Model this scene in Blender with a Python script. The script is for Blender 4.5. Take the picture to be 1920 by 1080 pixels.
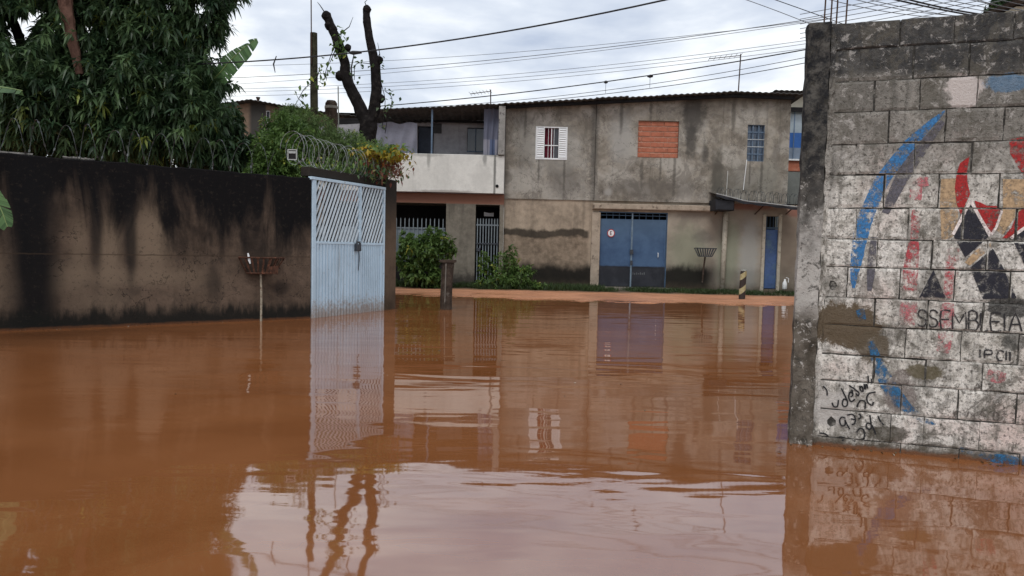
import bpy, math, random
import numpy as np
from mathutils import Vector, Matrix, noise as mnoise
random.seed(7); RNG = np.random.default_rng(7)
for _o in list(bpy.data.objects): bpy.data.objects.remove(_o)
S = bpy.context.scene; C = S.collection
# ---------------------------------------------------------------- camera
F_PX, PITCH, ROLL, CAM_H = 1300.0, math.atan(72/1300.0), 0.0225, 1.2
_fw = Vector((0, math.cos(PITCH), -math.sin(PITCH)))
_u0 = Vector((0, math.sin(PITCH), math.cos(PITCH))); _x0 = Vector((1, 0, 0))
_rt = _x0*math.cos(ROLL) + _u0*math.sin(ROLL); _up = _u0*math.cos(ROLL) - _x0*math.sin(ROLL)
CAM = Vector((0, 0, CAM_H))
cd = bpy.data.cameras.new('camera'); cam = bpy.data.objects.new('camera', cd); C.objects.link(cam)
cd.sensor_width = 36; cd.lens = 36*F_PX/1920; cd.clip_start = .05; cd.clip_end = 2000
m = Matrix((_rt, _up, -_fw)).transposed().to_4x4(); m.translation = CAM; cam.matrix_world = m
S.camera = cam
# ---------------------------------------------------------------- world: Nishita sky behind a broken cloud deck
W = bpy.data.worlds.new("World"); S.world = W; W.use_nodes = True
nt = W.node_tree; nt.nodes.clear()
def wn(t, **k):
    n = nt.nodes.new(t)
    for a, b in k.items(): setattr(n, a, b)
    return n
def wl(a, b): nt.links.new(a, b)
SUN_EL, SUN_ROT = math.radians(52), math.radians(200)
sky = wn('ShaderNodeTexSky', sky_type='NISHITA', sun_disc=False); sky.sun_elevation = SUN_EL; sky.sun_rotation = SUN_ROT
bgs = wn('ShaderNodeBackground'); bgs.inputs[1].default_value = .10; wl(sky.outputs[0], bgs.inputs[0])
tc = wn('ShaderNodeTexCoord'); sp = wn('ShaderNodeSeparateXYZ'); wl(tc.outputs['Generated'], sp.inputs[0])
def wm(op, a, b=None, c=None):
    n = wn('ShaderNodeMath', operation=op)
    for i, v in enumerate((a, b, c)):
        if v is None: continue
        if isinstance(v, (int, float)): n.inputs[i].default_value = v
        else: wl(v, n.inputs[i])
    return n.outputs[0]
zc = wm('ADD', wm('MAXIMUM', sp.outputs[2], 0.0), .10)
cb = wn('ShaderNodeCombineXYZ'); wl(wm('DIVIDE', sp.outputs[0], zc), cb.inputs[0]); wl(wm('DIVIDE', sp.outputs[1], zc), cb.inputs[1])
cb.inputs[2].default_value = 3.3
n1 = wn('ShaderNodeTexNoise'); n1.inputs['Scale'].default_value = .75; n1.inputs['Detail'].default_value = 7; n1.inputs['Roughness'].default_value = .55; n1.inputs['Distortion'].default_value = .35
wl(cb.outputs[0], n1.inputs['Vector'])
n2 = wn('ShaderNodeTexNoise'); n2.inputs['Scale'].default_value = 2.6; n2.inputs['Detail'].default_value = 6; wl(cb.outputs[0], n2.inputs['Vector'])
mixn = wm('ADD', wm('MULTIPLY', n1.outputs[0], .75), wm('MULTIPLY', n2.outputs[0], .25))
hor = wm('MULTIPLY', wm('SUBTRACT', .24, sp.outputs[2]), .75)        # cloud deck thins and whitens to the horizon
val = wm('ADD', mixn, wm('MAXIMUM', wm('MINIMUM', hor, .16), .015))
cr = wn('ShaderNodeValToRGB'); e = cr.color_ramp
e.elements[0].position = .41; e.elements[0].color = (.31, .355, .44, 1)
e.elements[1].position = .62; e.elements[1].color = (.735, .745, .735, 1)
q = e.elements.new(.51); q.color = (.475, .51, .565, 1)
wl(val, cr.inputs[0])
bgc = wn('ShaderNodeBackground'); bgc.inputs[1].default_value = 1.0; wl(cr.outputs[0], bgc.inputs[0])
mx = wn('ShaderNodeMixShader'); mx.inputs[0].default_value = .94; wl(bgs.outputs[0], mx.inputs[1]); wl(bgc.outputs[0], mx.inputs[2])
wo = wn('ShaderNodeOutputWorld'); wl(mx.outputs[0], wo.inputs[0])
# ---------------------------------------------------------------- sun through cloud
sd = bpy.data.lights.new('sun', 'SUN'); sd.energy = .9; sd.angle = math.radians(25); sd.color = (1, .97, .92)
so = bpy.data.objects.new('sun', sd); C.objects.link(so)
_sv = Vector((math.sin(SUN_ROT)*math.cos(SUN_EL), math.cos(SUN_ROT)*math.cos(SUN_EL), math.sin(SUN_EL)))
so.rotation_euler = _sv.to_track_quat('Z', 'Y').to_euler(); so.location = (0, -5, 20)
S.render.engine = 'CYCLES'
vs = S.view_settings; vs.view_transform = 'Standard'; vs.look = 'None'; vs.exposure = .78; vs.gamma = 1; vs.use_curve_mapping = False
# ---------------------------------------------------------------- geometry helpers
def ray(px, py):
    return (_fw + _rt*((px-960)/F_PX) + _up*((540-py)/F_PX))
def onZ(px, py, z=0.0):
    d = ray(px, py); return CAM + d*((z-CAM.z)/d.z)
def onY(px, py, Y):
    d = ray(px, py); return CAM + d*(Y/d.y)
class Frame:
    def __init__(s, p, q=None, ang=None):
        s.o = Vector((p[0], p[1], 0)); s.ang = math.atan2(q[1]-p[1], q[0]-p[0]) if ang is None else ang
        s.M = Matrix.Translation(s.o) @ Matrix.Rotation(s.ang, 4, 'Z'); s.I = s.M.inverted()
    def uv(s, px, py, off=0.0):
        o = s.I @ CAM; d = (s.I.to_3x3() @ ray(px, py)); t = (off-o.y)/d.y
        p = o + d*t; return p.x, p.z
    def w(s, x, y, z): return s.M @ Vector((x, y, z))
class MB:
    def __init__(s): s.v = []; s.f = []
    def add(s, vs_, fs):
        b = len(s.v); s.v += [tuple(v) for v in vs_]; s.f += [tuple(i+b for i in f) for f in fs]; return s
    def box(s, x0, x1, y0, y1, z0, z1):
        return s.add([(x0,y0,z0),(x1,y0,z0),(x1,y1,z0),(x0,y1,z0),(x0,y0,z1),(x1,y0,z1),(x1,y1,z1),(x0,y1,z1)],
              [(0,3,2,1),(4,5,6,7),(0,1,5,4),(1,2,6,5),(2,3,7,6),(3,0,4,7)])
    def bbox(s, x0, x1, y0, y1, z0, z1, b=.01, j=0.0):      # box with bevelled front edges (front = y0)
        r = lambda: random.uniform(-j, j)
        A = [(x0,y0+b,z0),(x1,y0+b,z0),(x1,y0+b,z1),(x0,y0+b,z1)]
        B = [(x0+b+r(),y0+r()*.2,z0+b+r()),(x1-b+r(),y0+r()*.2,z0+b+r()),(x1-b+r(),y0+r()*.2,z1-b+r()),(x0+b+r(),y0+r()*.2,z1-b+r())]
        D = [(x0,y1,z0),(x1,y1,z0),(x1,y1,z1),(x0,y1,z1)]
        return s.add(A+B+D, [(4,5,6,7)]+[(i,(i+1)%4,4+(i+1)%4,4+i) for i in range(4)]+[(8+i,8+(i+1)%4,(i+1)%4,i) for i in range(4)]+[(11,10,9,8)])
    def tube(s, pts, r, n=8, cap=True, jit=0.0):
        pts = [Vector(p) for p in pts]; rs = r if isinstance(r, (list, tuple)) else [r]*len(pts)
        up = Vector((0.013, .021, 1)).normalized(); rings = []; b = len(s.v)
        t0 = (pts[1]-pts[0]).normalized(); a = t0.orthogonal().normalized() if abs(t0.dot(up)) > .98 else t0.cross(up).normalized()
        for i, p in enumerate(pts):
            t = (pts[min(i+1, len(pts)-1)]-pts[max(i-1, 0)]).normalized()
            a = (a - t*a.dot(t)).normalized(); c = t.cross(a)
            for k in range(n):
                q = 2*math.pi*k/n; rr = rs[i]*(1+random.uniform(-jit, jit))
                s.v.append(tuple(p + a*(rr*math.cos(q)) + c*(rr*math.sin(q))))
        for i in range(len(pts)-1):
            for k in range(n):
                s.f.append((b+i*n+k, b+i*n+(k+1)%n, b+(i+1)*n+(k+1)%n, b+(i+1)*n+k))
        if cap:
            s.f.append(tuple(b+k for k in range(n))[::-1]); s.f.append(tuple(b+(len(pts)-1)*n+k for k in range(n)))
        return s
    def bar(s, p, q, w, d=None):
        return s.tube([p, q], (w if d is None else (w+d)/2)*.62, 4)
    def disc(s, cx, cz, y, r, n=20, r2=None, sx=1.0, th=.004):
        if r2 is None:
            f = [(cx+sx*r*math.cos(2*math.pi*k/n), y, cz+r*math.sin(2*math.pi*k/n)) for k in range(n)]
            bk = [(a, y+th, c) for a, _, c in f]
            return s.add(f+bk, [tuple(range(n))]+[(i, (i+1)%n, n+(i+1)%n, n+i) for i in range(n)])
        v = []
        for rr in (r, r2): v += [(cx+sx*rr*math.cos(2*math.pi*k/n), y, cz+rr*math.sin(2*math.pi*k/n)) for k in range(n)]
        return s.add(v, [(i, (i+1)%n, n+(i+1)%n, n+i) for i in range(n)])
def mesh_np(name, v, f):
    v = np.asarray(v, 'f'); f = np.asarray(f, 'i'); me = bpy.data.meshes.new(name)
    me.vertices.add(len(v)); me.vertices.foreach_set('co', v.ravel()); k = f.shape[1]
    me.loops.add(f.size); me.loops.foreach_set('vertex_index', f.ravel())
    me.polygons.add(len(f)); me.polygons.foreach_set('loop_start', np.arange(0, f.size, k, dtype='i'))
    me.polygons.foreach_set('loop_total', np.full(len(f), k, 'i')); me.update(calc_edges=True); return me
def ob(name, me, mat, parent=None, M=None, kind=None, smooth=False):
    o = bpy.data.objects.new(name, me); C.objects.link(o)
    if mat: me.materials.append(mat)
    if smooth:
        me.polygons.foreach_set('use_smooth', [True]*len(me.polygons))
    if parent is not None: o.parent = parent
    elif M is not None: o.matrix_world = M
    if kind: o['kind'] = kind
    return o
def tag(o, label, cat, group=None):
    o['label'] = label; o['category'] = cat
    if group: o['group'] = group
    return o
def thing(name, label, cat, loc=(0, 0, 0), ang=0, group=None, frame=None):
    o = bpy.data.objects.new(name, None); C.objects.link(o); o.empty_display_size = .2
    if frame: loc, ang = frame.o, frame.ang
    o.location = loc; o.rotation_euler = (0, 0, ang); tag(o, label, cat, group)
    o['_i'] = 0; del o['_i']
    return o
def tM(o): return Matrix.Translation(o.location) @ Matrix.Rotation(o.rotation_euler.z, 4, 'Z')
def part(name, mb, mat, parent, world=False, top=None, smooth=False, kind=None, label=None):
    """world=True: vertices are in world space; they are moved into the frame of the thing (top, or the parent)."""
    vs_ = mb.v
    if world:
        I = tM(top or parent).inverted(); vs_ = [tuple(I @ Vector(v)) for v in vs_]
    me = bpy.data.meshes.new(name); me.from_pydata(vs_, [], mb.f); me.update()
    o = ob(name, me, mat, parent, kind=kind, smooth=smooth)
    if label: o['label'] = label
    return o
def single(name, mb, mat, label, cat, loc=None, ang=0, group=None, smooth=False, kind=None, local=False):
    M = Matrix.Translation(loc if loc is not None else (0, 0, 0)) @ Matrix.Rotation(ang, 4, 'Z'); I = M.inverted()
    me = bpy.data.meshes.new(name); me.from_pydata(mb.v if local else [tuple(I @ Vector(v)) for v in mb.v], [], mb.f); me.update()
    o = ob(name, me, mat, None, M=M, kind=kind, smooth=smooth)
    if label: tag(o, label, cat, group)
    return o
def copy_tree(o, parent=None):
    c = o.copy(); C.objects.link(c)
    if parent is not None: c.parent = parent
    for ch in list(o.children): copy_tree(ch, c)
    return c
def smooth_line(pts, k=6):
    P = [Vector(p) for p in pts]; P = [P[0]*2-P[1]]+P+[P[-1]*2-P[-2]]; out = []
    for i in range(1, len(P)-2):
        for j in range(k):
            t = j/k; a, b, c, d = P[i-1:i+3]
            out.append(.5*((2*b)+(c-a)*t+(2*a-5*b+4*c-d)*t*t+(3*b-a-3*c+d)*t**3))
    out.append(P[-2]); return out
def wall_holes(mb, x0, x1, z0, top, holes, depth=.14, y=0.0, nx=14):
    """front face of a wall in the plane y, top(x) its upper edge, holes=(x0,x1,z0,z1) with reveals."""
    xs = sorted(set([x0, x1]+[h[0] for h in holes]+[h[1] for h in holes]+list(np.linspace(x0, x1, nx)[1:-1])))
    xs = [a for i, a in enumerate(xs) if i == 0 or a-xs[i-1] > 1e-4]
    zs = sorted(set([z0]+[h[2] for h in holes]+[h[3] for h in holes]))
    zs = [z for z in zs if z >= z0-1e-6]
    for i in range(len(xs)-1):
        a, b = xs[i], xs[i+1]; mx_ = (a+b)/2
        for j in range(len(zs)):
            c = zs[j]; last = j == len(zs)-1
            da = top(a) if last else zs[j+1]; db = top(b) if last else zs[j+1]; mz = (c+min(da, db))/2
            if any(h[0] < mx_ < h[1] and h[2] < mz < h[3] for h in holes): continue
            mb.add([(a, y, c), (b, y, c), (b, y, db), (a, y, da)], [(0, 1, 2, 3)])
    for (a, b, c, d) in holes:
        Y = y+depth
        mb.add([(a,y,c),(b,y,c),(b,y,d),(a,y,d),(a,Y,c),(b,Y,c),(b,Y,d),(a,Y,d)], [(0,4,5,1),(1,5,6,2),(2,6,7,3),(3,7,4,0)])
    return mb
# ---------------------------------------------------------------- material helpers
class Nd:
    def __init__(s, name, rough=.85, spec=.3):
        s.m = bpy.data.materials.new(name); s.m.use_nodes = True; s.t = s.m.node_tree; s.t.nodes.clear()
        s.out = s.t.nodes.new('ShaderNodeOutputMaterial'); s.b = s.t.nodes.new('ShaderNodeBsdfPrincipled')
        s.t.links.new(s.b.outputs[0], s.out.inputs[0]); s.b.inputs['Roughness'].default_value = rough
        s.b.inputs['Specular IOR Level'].default_value = spec
    def n(s, t, **k):
        n = s.t.nodes.new(t)
        for a, b in k.items(): setattr(n, a, b)
        return n
    def put(s, v, sock):
        if hasattr(v, 'is_output'): s.t.links.new(v, sock)
        elif isinstance(v, (tuple, list)) and sock.type == 'RGBA' and len(v) == 3: sock.default_value = (*v, 1)
        else: sock.default_value = v
    def pos(s): return s.n('ShaderNodeNewGeometry').outputs['Position']
    def obj(s): return s.n('ShaderNodeTexCoord').outputs['Object']
    def sep(s, v):
        n = s.n('ShaderNodeSeparateXYZ'); s.put(v, n.inputs[0]); return n.outputs
    def m_(s, op, a, b=0.0, clamp=False):
        n = s.n('ShaderNodeMath', operation=op, use_clamp=clamp); s.put(a, n.inputs[0])
        if len(n.inputs) > 1: s.put(b, n.inputs[1])
        return n.outputs[0]
    def scale(s, v, sx, sy, sz):
        n = s.n('ShaderNodeMapping'); s.put(v, n.inputs[0]); n.inputs['Scale'].default_value = (sx, sy, sz); return n.outputs[0]
    def noise(s, v, sc, det=4, ro=.55, dist=0.0, col=False):
        n = s.n('ShaderNodeTexNoise'); s.put(v, n.inputs['Vector']); n.inputs['Scale'].default_value = sc
        n.inputs['Detail'].default_value = det; n.inputs['Roughness'].default_value = ro; n.inputs['Distortion'].default_value = dist
        return n.outputs[1 if col else 0]
    def mr(s, v, a, b, c=0.0, d=1.0):
        n = s.n('ShaderNodeMapRange', interpolation_type='SMOOTHSTEP'); s.put(v, n.inputs[0])
        for i, x in zip((1, 2, 3, 4), (a, b, c, d)): s.put(x, n.inputs[i])
        return n.outputs[0]
    def mix(s, f, a, b, mode='MIX'):
        n = s.n('ShaderNodeMix', data_type='RGBA', blend_type=mode); s.put(f, n.inputs[0]); s.put(a, n.inputs[6]); s.put(b, n.inputs[7]); return n.outputs[2]
    def blob(s, x, z, x0, z0, rx, rz, nz=None, amt=.6, soft=.35):
        a = s.m_('DIVIDE', s.m_('SUBTRACT', x, x0), rx); b = s.m_('DIVIDE', s.m_('SUBTRACT', z, z0), rz)
        d = s.m_('SQRT', s.m_('ADD', s.m_('MULTIPLY', a, a), s.m_('MULTIPLY', b, b)))
        if nz is not None: d = s.m_('ADD', d, s.m_('MULTIPLY', s.m_('SUBTRACT', nz, .5), amt*2))
        return s.mr(d, 1+soft, 1-soft)
    def bump(s, h, strength=.4, dist=.01):
        n = s.n('ShaderNodeBump'); n.inputs['Strength'].default_value = strength; n.inputs['Distance'].default_value = dist
        s.put(h, n.inputs['Height']); s.t.links.new(n.outputs[0], s.b.inputs['Normal'])
    def col(s, v): s.put(v, s.b.inputs['Base Color']); return s
    def rough(s, v): s.put(v, s.b.inputs['Roughness']); return s
def plain(name, c, rough=.7, spec=.3, var=.25, sc=6, metal=0, c2=None, f2=.5, bump=.2):
    g = Nd(name, rough, spec); p = g.pos(); n = g.noise(p, sc, 5, .6); n2 = g.noise(p, sc*6, 3, .6)
    k = g.m_('ADD', g.m_('MULTIPLY', n, .7), g.m_('MULTIPLY', n2, .3))
    lo = tuple(x*(1-var) for x in c); hi = tuple(min(1, x*(1+var)) for x in c)
    co = g.mix(g.mr(k, .3, .7), lo, hi)
    if c2: co = g.mix(g.mr(g.noise(p, sc*1.7, 6, .7), .62-f2*.25, .72-f2*.15), co, c2)
    g.col(co); g.b.inputs['Metallic'].default_value = metal
    if bump: g.bump(n2, bump, .004)
    return g.m
# ---------------------------------------------------------------- frames of the walls (world positions)
A0 = onZ(0, 621); A1 = onZ(582, 597); A2 = onZ(742, 579)
LW = Frame(A0, A1)                 # long rendered wall, local x runs towards the gate
GF = Frame(A1, A2)                 # gate
R0 = onZ(1480, 830); R1 = onZ(1920, 873)
RW = Frame(R0, R1)                 # block wall
HF = Frame((0, 21), ang=0)         # house fronts
LWL = (A1-A0).length; GL = (A2-A1).length
# ---------------------------------------------------------------- ground
def fbm(x, y, s): return mnoise.fractal(Vector((x*s, y*s, 4.2)), .8, 2.1, 4)
def ground_h(x, y):
    s = (y-15.8) + 1.1*fbm(x*.55, y*1.6, .45) + max(0, (x+2.6))*0.05
    h = -.32 + .36/(1+math.exp(-s*1.5)) + .012*fbm(x, y, 2.5)
    h = max(h, -.32)
    h += .10*fbm(x*1.1, y*2.6, 1.1)*math.exp(-((s/1.6)**2))
    if y > 19: h = max(h, .05+.02*(y-19)*min(1, (21-min(y, 21)+.5)))
    if x < -1.2:
        p = LW.I @ Vector((x, y, 0)); q = GF.I @ Vector((x, y, 0))
        if (p.y > .3 and p.x < LWL+.2) or (q.y > .35 and q.x < GL+.1 and p.x >= LWL-.1): h = .10
    if x > 1.3 and (RW.I @ Vector((x, y, 0))).y > .3 and y < 17.5: h = max(h, -.2)
    if y > 30: h = min(.1, h)
    return h
gx = np.concatenate([np.linspace(-400, -14, 12)[:-1], np.arange(-14, 14, .16), np.linspace(14, 400, 12)])
gy = np.concatenate([np.linspace(-300, 8, 10)[:-1], np.arange(8, 22, .16), np.linspace(22, 900, 16)])
gv = [(x, y, ground_h(x, y)) for y in gy for x in gx]; nx = len(gx)
gi = np.arange((len(gy)-1)*nx).reshape(-1, nx)[:, :-1].ravel()
gme = mesh_np('ground', gv, np.stack([gi, gi+1, gi+nx+1, gi+nx], 1))
g = Nd('mud', .45, .5); p = g.pos(); x, y, z = g.sep(p)
n = g.noise(g.scale(p, .6, 2.2, 1), 1.6, 6, .6); n2 = g.noise(p, 22, 5, .65)
c = g.mix(g.mr(n, .3, .7), (.46, .20, .10), (.62, .30, .17))
c = g.mix(g.mr(n2, .45, .65, 0, .5), c, (.22, .09, .045))
c = g.mix(g.mr(g.noise(g.scale(p, .3, 1.6, 1), 2.2, 6, .7), .5, .6, 0, .6), c, (.26, .11, .06))
c = g.mix(g.mr(g.m_('ADD', y, g.m_('MULTIPLY', g.noise(p, 1.4, 5, .6), 1.2)), 19.6, 20.6), c, (.10, .075, .045))
g.col(c); g.rough(g.mr(z, .0, .05, .16, .6)); g.bump(g.m_('ADD', n2, n), .5, .03)
ob('ground', gme, g.m, kind='structure', smooth=True)
# ---------------------------------------------------------------- flood water
wme = mesh_np('water', [(-260, -260, 0), (260, -260, 0), (260, 20.6, 0), (-260, 20.6, 0)], [(0, 1, 2, 3)])
g = Nd('flood_water', .035, .5); p = g.pos(); x, y, z = g.sep(p)
big = g.noise(p, .35, 3, .5)
silt = g.noise(g.scale(p, .5, .9, 1), .9, 4, .6, .8)
c = g.mix(g.mr(silt, .3, .72), (.200, .070, .022), (.255, .096, .034)); g.col(c)
g.b.inputs['IOR'].default_value = 2.6
wx = g.n('ShaderNodeMapping'); g.put(p, wx.inputs[0]); wx.inputs['Scale'].default_value = (.55, 1.5, 1); wx.inputs['Rotation'].default_value = (0, 0, .12); wv = wx.outputs[0]
h1 = g.m_('MULTIPLY', g.noise(wv, 1.1, 2, .5, .6), .0070)                 # slow swell
nf = g.mr(y, 4.5, 9.0, 1.0, .22)
h2 = g.m_('MULTIPLY', g.m_('MULTIPLY', g.noise(wv, 4.2, 1, .4, .5), g.m_('MULTIPLY', nf, .0019)), g.mr(big, .36, .62, .25, 1.0))
h3 = g.m_('MULTIPLY', g.m_('MULTIPLY', g.noise(wv, 17, 2, .5, .3), g.m_('MULTIPLY', nf, .00032)), g.mr(g.noise(p, .8, 3, .5), .45, .7, .1, 1.0))
fr = g.mr(y, 9.5, 13.5, .3, 1.0)
h4 = g.m_('MULTIPLY', g.m_('MULTIPLY', g.noise(g.scale(p, .35, 1.6, 1), 7, 3, .55) , .0009), g.m_('MULTIPLY', fr, g.mr(g.noise(p, .6, 2, .5), .42, .62)))
h5 = g.m_('MULTIPLY', g.noise(g.scale(p, .35, 1.9, 1), 1.25, 1, .4, .7), g.m_('MULTIPLY', g.mr(y, 3.5, 6.5, .2, 1.0), .0058))
hh = g.m_('ADD', g.m_('ADD', g.m_('ADD', h1, h5), h2), g.m_('ADD', h3, h4))
bn = g.n('ShaderNodeBump'); bn.inputs['Strength'].default_value = 1; bn.inputs['Distance'].default_value = 1; g.put(hh, bn.inputs['Height']); g.t.links.new(bn.outputs[0], g.b.inputs['Normal'])
ob('water', wme, g.m, kind='structure')
# ---------------------------------------------------------------- long rendered wall on the left
def concrete(name, base=(.27, .24, .21), dark=(.03, .03, .03), frame='pos', var=.16, rough=.9, bumpd=.012, streak=.5):
    g = Nd(name, rough, .06); p = g.pos() if frame == 'pos' else g.obj(); x, y, z = g.sep(p)
    a = g.noise(p, 1.1, 6, .62, .3); b = g.noise(p, 7, 6, .65); f = g.noise(p, 45, 4, .7)
    st = g.noise(g.scale(p, 4.5, 4.5, .35), 1.2, 5, .6, .4)
    k = g.m_('ADD', g.m_('MULTIPLY', a, .6), g.m_('MULTIPLY', b, .4))
    c = g.mix(g.mr(k, .32, .68), tuple(v*(1-var*1.6) for v in base), tuple(v*(1+var*1.4) for v in base))
    c = g.mix(g.mr(f, .35, .75, 0, .25), c, tuple(v*.6 for v in base))
    c = g.mix(g.mr(st, .5, .74, 0, streak), c, tuple(v*.38 for v in base))
    g.A, g.B, g.FN, g.ST, g.x, g.y, g.z, g.p = a, b, f, st, x, y, z, p
    g.c = c; g.bump(g.m_('ADD', g.m_('MULTIPLY', b, .7), g.m_('MULTIPLY', f, .5)), .6, bumpd)
    return g
def uz(px, py, fr=LW): return fr.uv(px, py)
g = concrete('stained_render', (.105, .074, .055), frame='obj', var=.26, streak=.35)
c = g.mix(g.mr(g.noise(g.p, 3.2, 8, .75, .6), .5, .60, 0, .6), g.c, (.065, .048, .038)); x, z = g.x, g.z
def spot(c, px, py, rx, rz, col, f=1.0, soft=.5, amt=.5, nz=None, fr=LW):
    u, v = uz(px, py, fr)
    bl = g.blob(g.x, g.z, u, v, rx, rz, nz if nz is not None else g.A, amt, soft)
    return g.mix(g.m_('MULTIPLY', bl, f), c, col)
for (px, py, rx, rz, f) in ((205, 470, .13, .45, .8), (150, 470, .10, .40, .55), (285, 450, .22, .50, .85), (120, 520, .3, .2, .5), (255, 520, .7, .13, .6), (60, 540, .2, .25, .3), (15, 520, .25, .35, .35), (370, 520, .4, .25, .25), (190, 565, .35, .16, .4)):
    c = spot(c, px, py, rx, rz, (.19, .14, .10), f, .7)
# black mould running down from the top, dripping in fingers
drip = g.noise(g.scale(g.p, 1.5, 1.5, .30), 1.3, 6, .62, .6)
lim = g.mr(drip, .32, .70, 1.02, 2.05)
md = g.mr(g.m_('SUBTRACT', z, lim), -.62, .42, 0, .98)
c = g.mix(md, c, (.0065, .0065, .0075))
for (px, py, rx, rz, f) in ((62, 470, .26, 1.6, .97), (245, 455, .07, .55, .75), (180, 430, .07, .5, .7), (480, 500, .25, .16, .55), (527, 540, .12, .1, .5), (400, 530, .10, .30, .5)):
    c = spot(c, px, py, rx, rz, (.009, .009, .010), f, .6, .3)
foot = g.mr(g.m_('ADD', z, g.m_('MULTIPLY', g.m_('SUBTRACT', .5, g.noise(g.scale(g.p, 5, 5, 1.2), 1.6, 5, .7)), .55)), .34, .12)
c = g.mix(g.m_('MULTIPLY', foot, .94), c, (.013, .013, .012))
c = g.mix(g.mr(g.m_('ADD', g.z, g.m_('MULTIPLY', g.B, .05)), .07, .035), c, (.10, .045, .024))
crk = g.m_('ABSOLUTE', g.m_('SUBTRACT', g.noise(g.p, 1.7, 6, .6, .3), .5)); c = g.mix(g.m_('MULTIPLY', g.mr(crk, .006, .002), g.mr(g.noise(g.p, .8, 2, .5), .5, .56, 0, .75)), c, (.012, .010, .009))
c = g.mix(g.mr(g.noise(g.p, 15, 7, .8), .55, .60, 0, .5), c, (.035, .028, .023))
c = g.mix(g.mr(g.m_('ABSOLUTE', g.m_('SUBTRACT', g.m_('ADD', z, g.m_('MULTIPLY', g.B, .03)), 1.02)), .014, .004, 0, .6), c, (.05, .035, .025))
g.col(c); M_LW = g.m
wall = thing('garden_wall', 'long rendered wall black with mould along the top, left of the light blue gate', 'wall', frame=LW)
XL = -4.2; mb = MB(); nx_ = 90
tops = [2.285+.018*mnoise.noise(Vector((i*.35, 0, 0)))+.012*mnoise.noise(Vector((i*1.3, 5, 0)))+.006*random.uniform(-1, 1) for i in range(nx_+1)]
xs = np.linspace(XL, LWL-.0, nx_+1)
V = []
for i, a in enumerate(xs): V += [(a, 0, -.4), (a, 0, tops[i]-.015), (a, .012, tops[i]), (a, .15, tops[i]), (a, .15, -.4)]
FF = [(i*5+k, (i+1)*5+k, (i+1)*5+k+1, i*5+k+1) for i in range(nx_) for k in range(4)]+[(0, 1, 2, 3, 4), tuple(nx_*5+k for k in (4, 3, 2, 1, 0))]
mb.add(V, FF); part('wall_render', mb, M_LW, wall)
mcap = plain('old_mortar', (.16, .15, .14), .95, .1, .4, 9, c2=(.04, .04, .04))
for (a, b) in ((0, 62), (118, 150), (152, 178)):
    ua, za = LW.uv(a-(300 if a == 0 else 0), 291); ub, zb = LW.uv(b, 297)
    mb = MB(); n_ = 8
    pts = [(ua+(ub-ua)*i/n_, .06+.01*random.uniform(-1, 1), 2.298+.006*random.uniform(-1, 1)) for i in range(n_+1)]
    mb.tube(pts, [.018+.008*random.random() for _ in pts], 6); part('mortar_cap', mb, mcap, wall)
# ---------------------------------------------------------------- gate bay: lintel beam, right pillar
g = concrete('pillar_render', (.10, .070, .050), var=.25, streak=.5)
c = g.mix(g.mr(g.m_('ADD', g.z, g.m_('MULTIPLY', g.B, .5)), 1.7, 2.5, 0, .9), g.c, (.028, .026, .024)); g.col(c); M_PIL = g.m
gp = thing('gate_pillar', 'narrow brown rendered pillar between the light blue gate and the flooded street', 'pillar', frame=GF)
u0, _ = GF.uv(720, 500); u1, _ = GF.uv(742, 500); _, zt = GF.uv(728, 336)
mb = MB(); mb.bbox(u0+.004, u1, -.01, .32, -.4, zt, .012, .004); part('pillar_shaft', mb, M_PIL, gp)
gl = MB(); gl.bbox(.0, u0, .05, .22, 2.325, 2.47, .012, .006)
part('lintel', gl, M_PIL, gp)
# ---------------------------------------------------------------- the gate
def gate_paint(name, c0):
    g = Nd(name, .45, .4); p = g.pos(); x, y, z = g.sep(p); n = g.noise(p, 2.5, 6, .65); f = g.noise(p, 18, 6, .75)
    c = g.mix(g.mr(n, .35, .65), tuple(v*.88 for v in c0), c0); sk = g.noise(g.scale(p, 9, 9, .5), 1.4, 5, .65)
    c = g.mix(g.mr(sk, .56, .70, 0, .5), c, (.26, .27, .27))
    c = g.mix(g.mr(g.m_('ADD', z, g.m_('MULTIPLY', g.m_('SUBTRACT', f, .5), .9)), .34, .02, 0, .75), c, (.26, .17, .11))
    c = g.mix(g.mr(f, .64, .68, 0, .8), c, (.13, .06, .03)); g.col(c); return g.m
M_GATE = gate_paint('pale_blue_enamel', (.50, .64, .76)); M_GATE2 = gate_paint('pale_grey_enamel', (.60, .69, .76))
M_LOCK = plain('dark_lock_steel', (.03, .035, .045), .5, .5, .3, 20)
gate = thing('yard_gate', 'light blue steel gate with diagonal bars above and ribbed sheet below', 'gate', frame=GF)
def G(px, py): return GF.uv(px, py)
ul = 0.02; ur = u0-.004; ztop = 2.31; zmid = G(640, 456)[1]; zlow = -.3
uj = G(674, 450)[0]; uj2 = ur-.10
def gb(name, a, b, c_, d, y0=-.02, y1=.03, mt=None, par=None):
    mb = MB(); mb.bbox(a, b, y0, y1, c_, d, .004); return part(name, mb, mt or M_GATE, par or gate)
gb('frame_post', ul, ul+.085, zlow, ztop-.05); gb('frame_post', ur-.05, ur, zlow, ztop-.05)
gb('top_rail', ul-.04, ur+.0, ztop-.047, ztop, -.03, .045)
gb('mid_rail', ul+.087, uj-.025, zmid-.02, zmid+.02); gb('mid_rail', uj+.027, ur-.052, zmid-.02, zmid+.02)
gb('leaf_stile', uj-.023, uj-.001, zlow, ztop-.05, -.024); gb('leaf_stile', uj+.002, uj+.025, zlow, ztop-.05, -.026)
gb('leaf_stile', uj2-.02, uj2+.02, zlow, zmid-.022, -.022)
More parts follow.
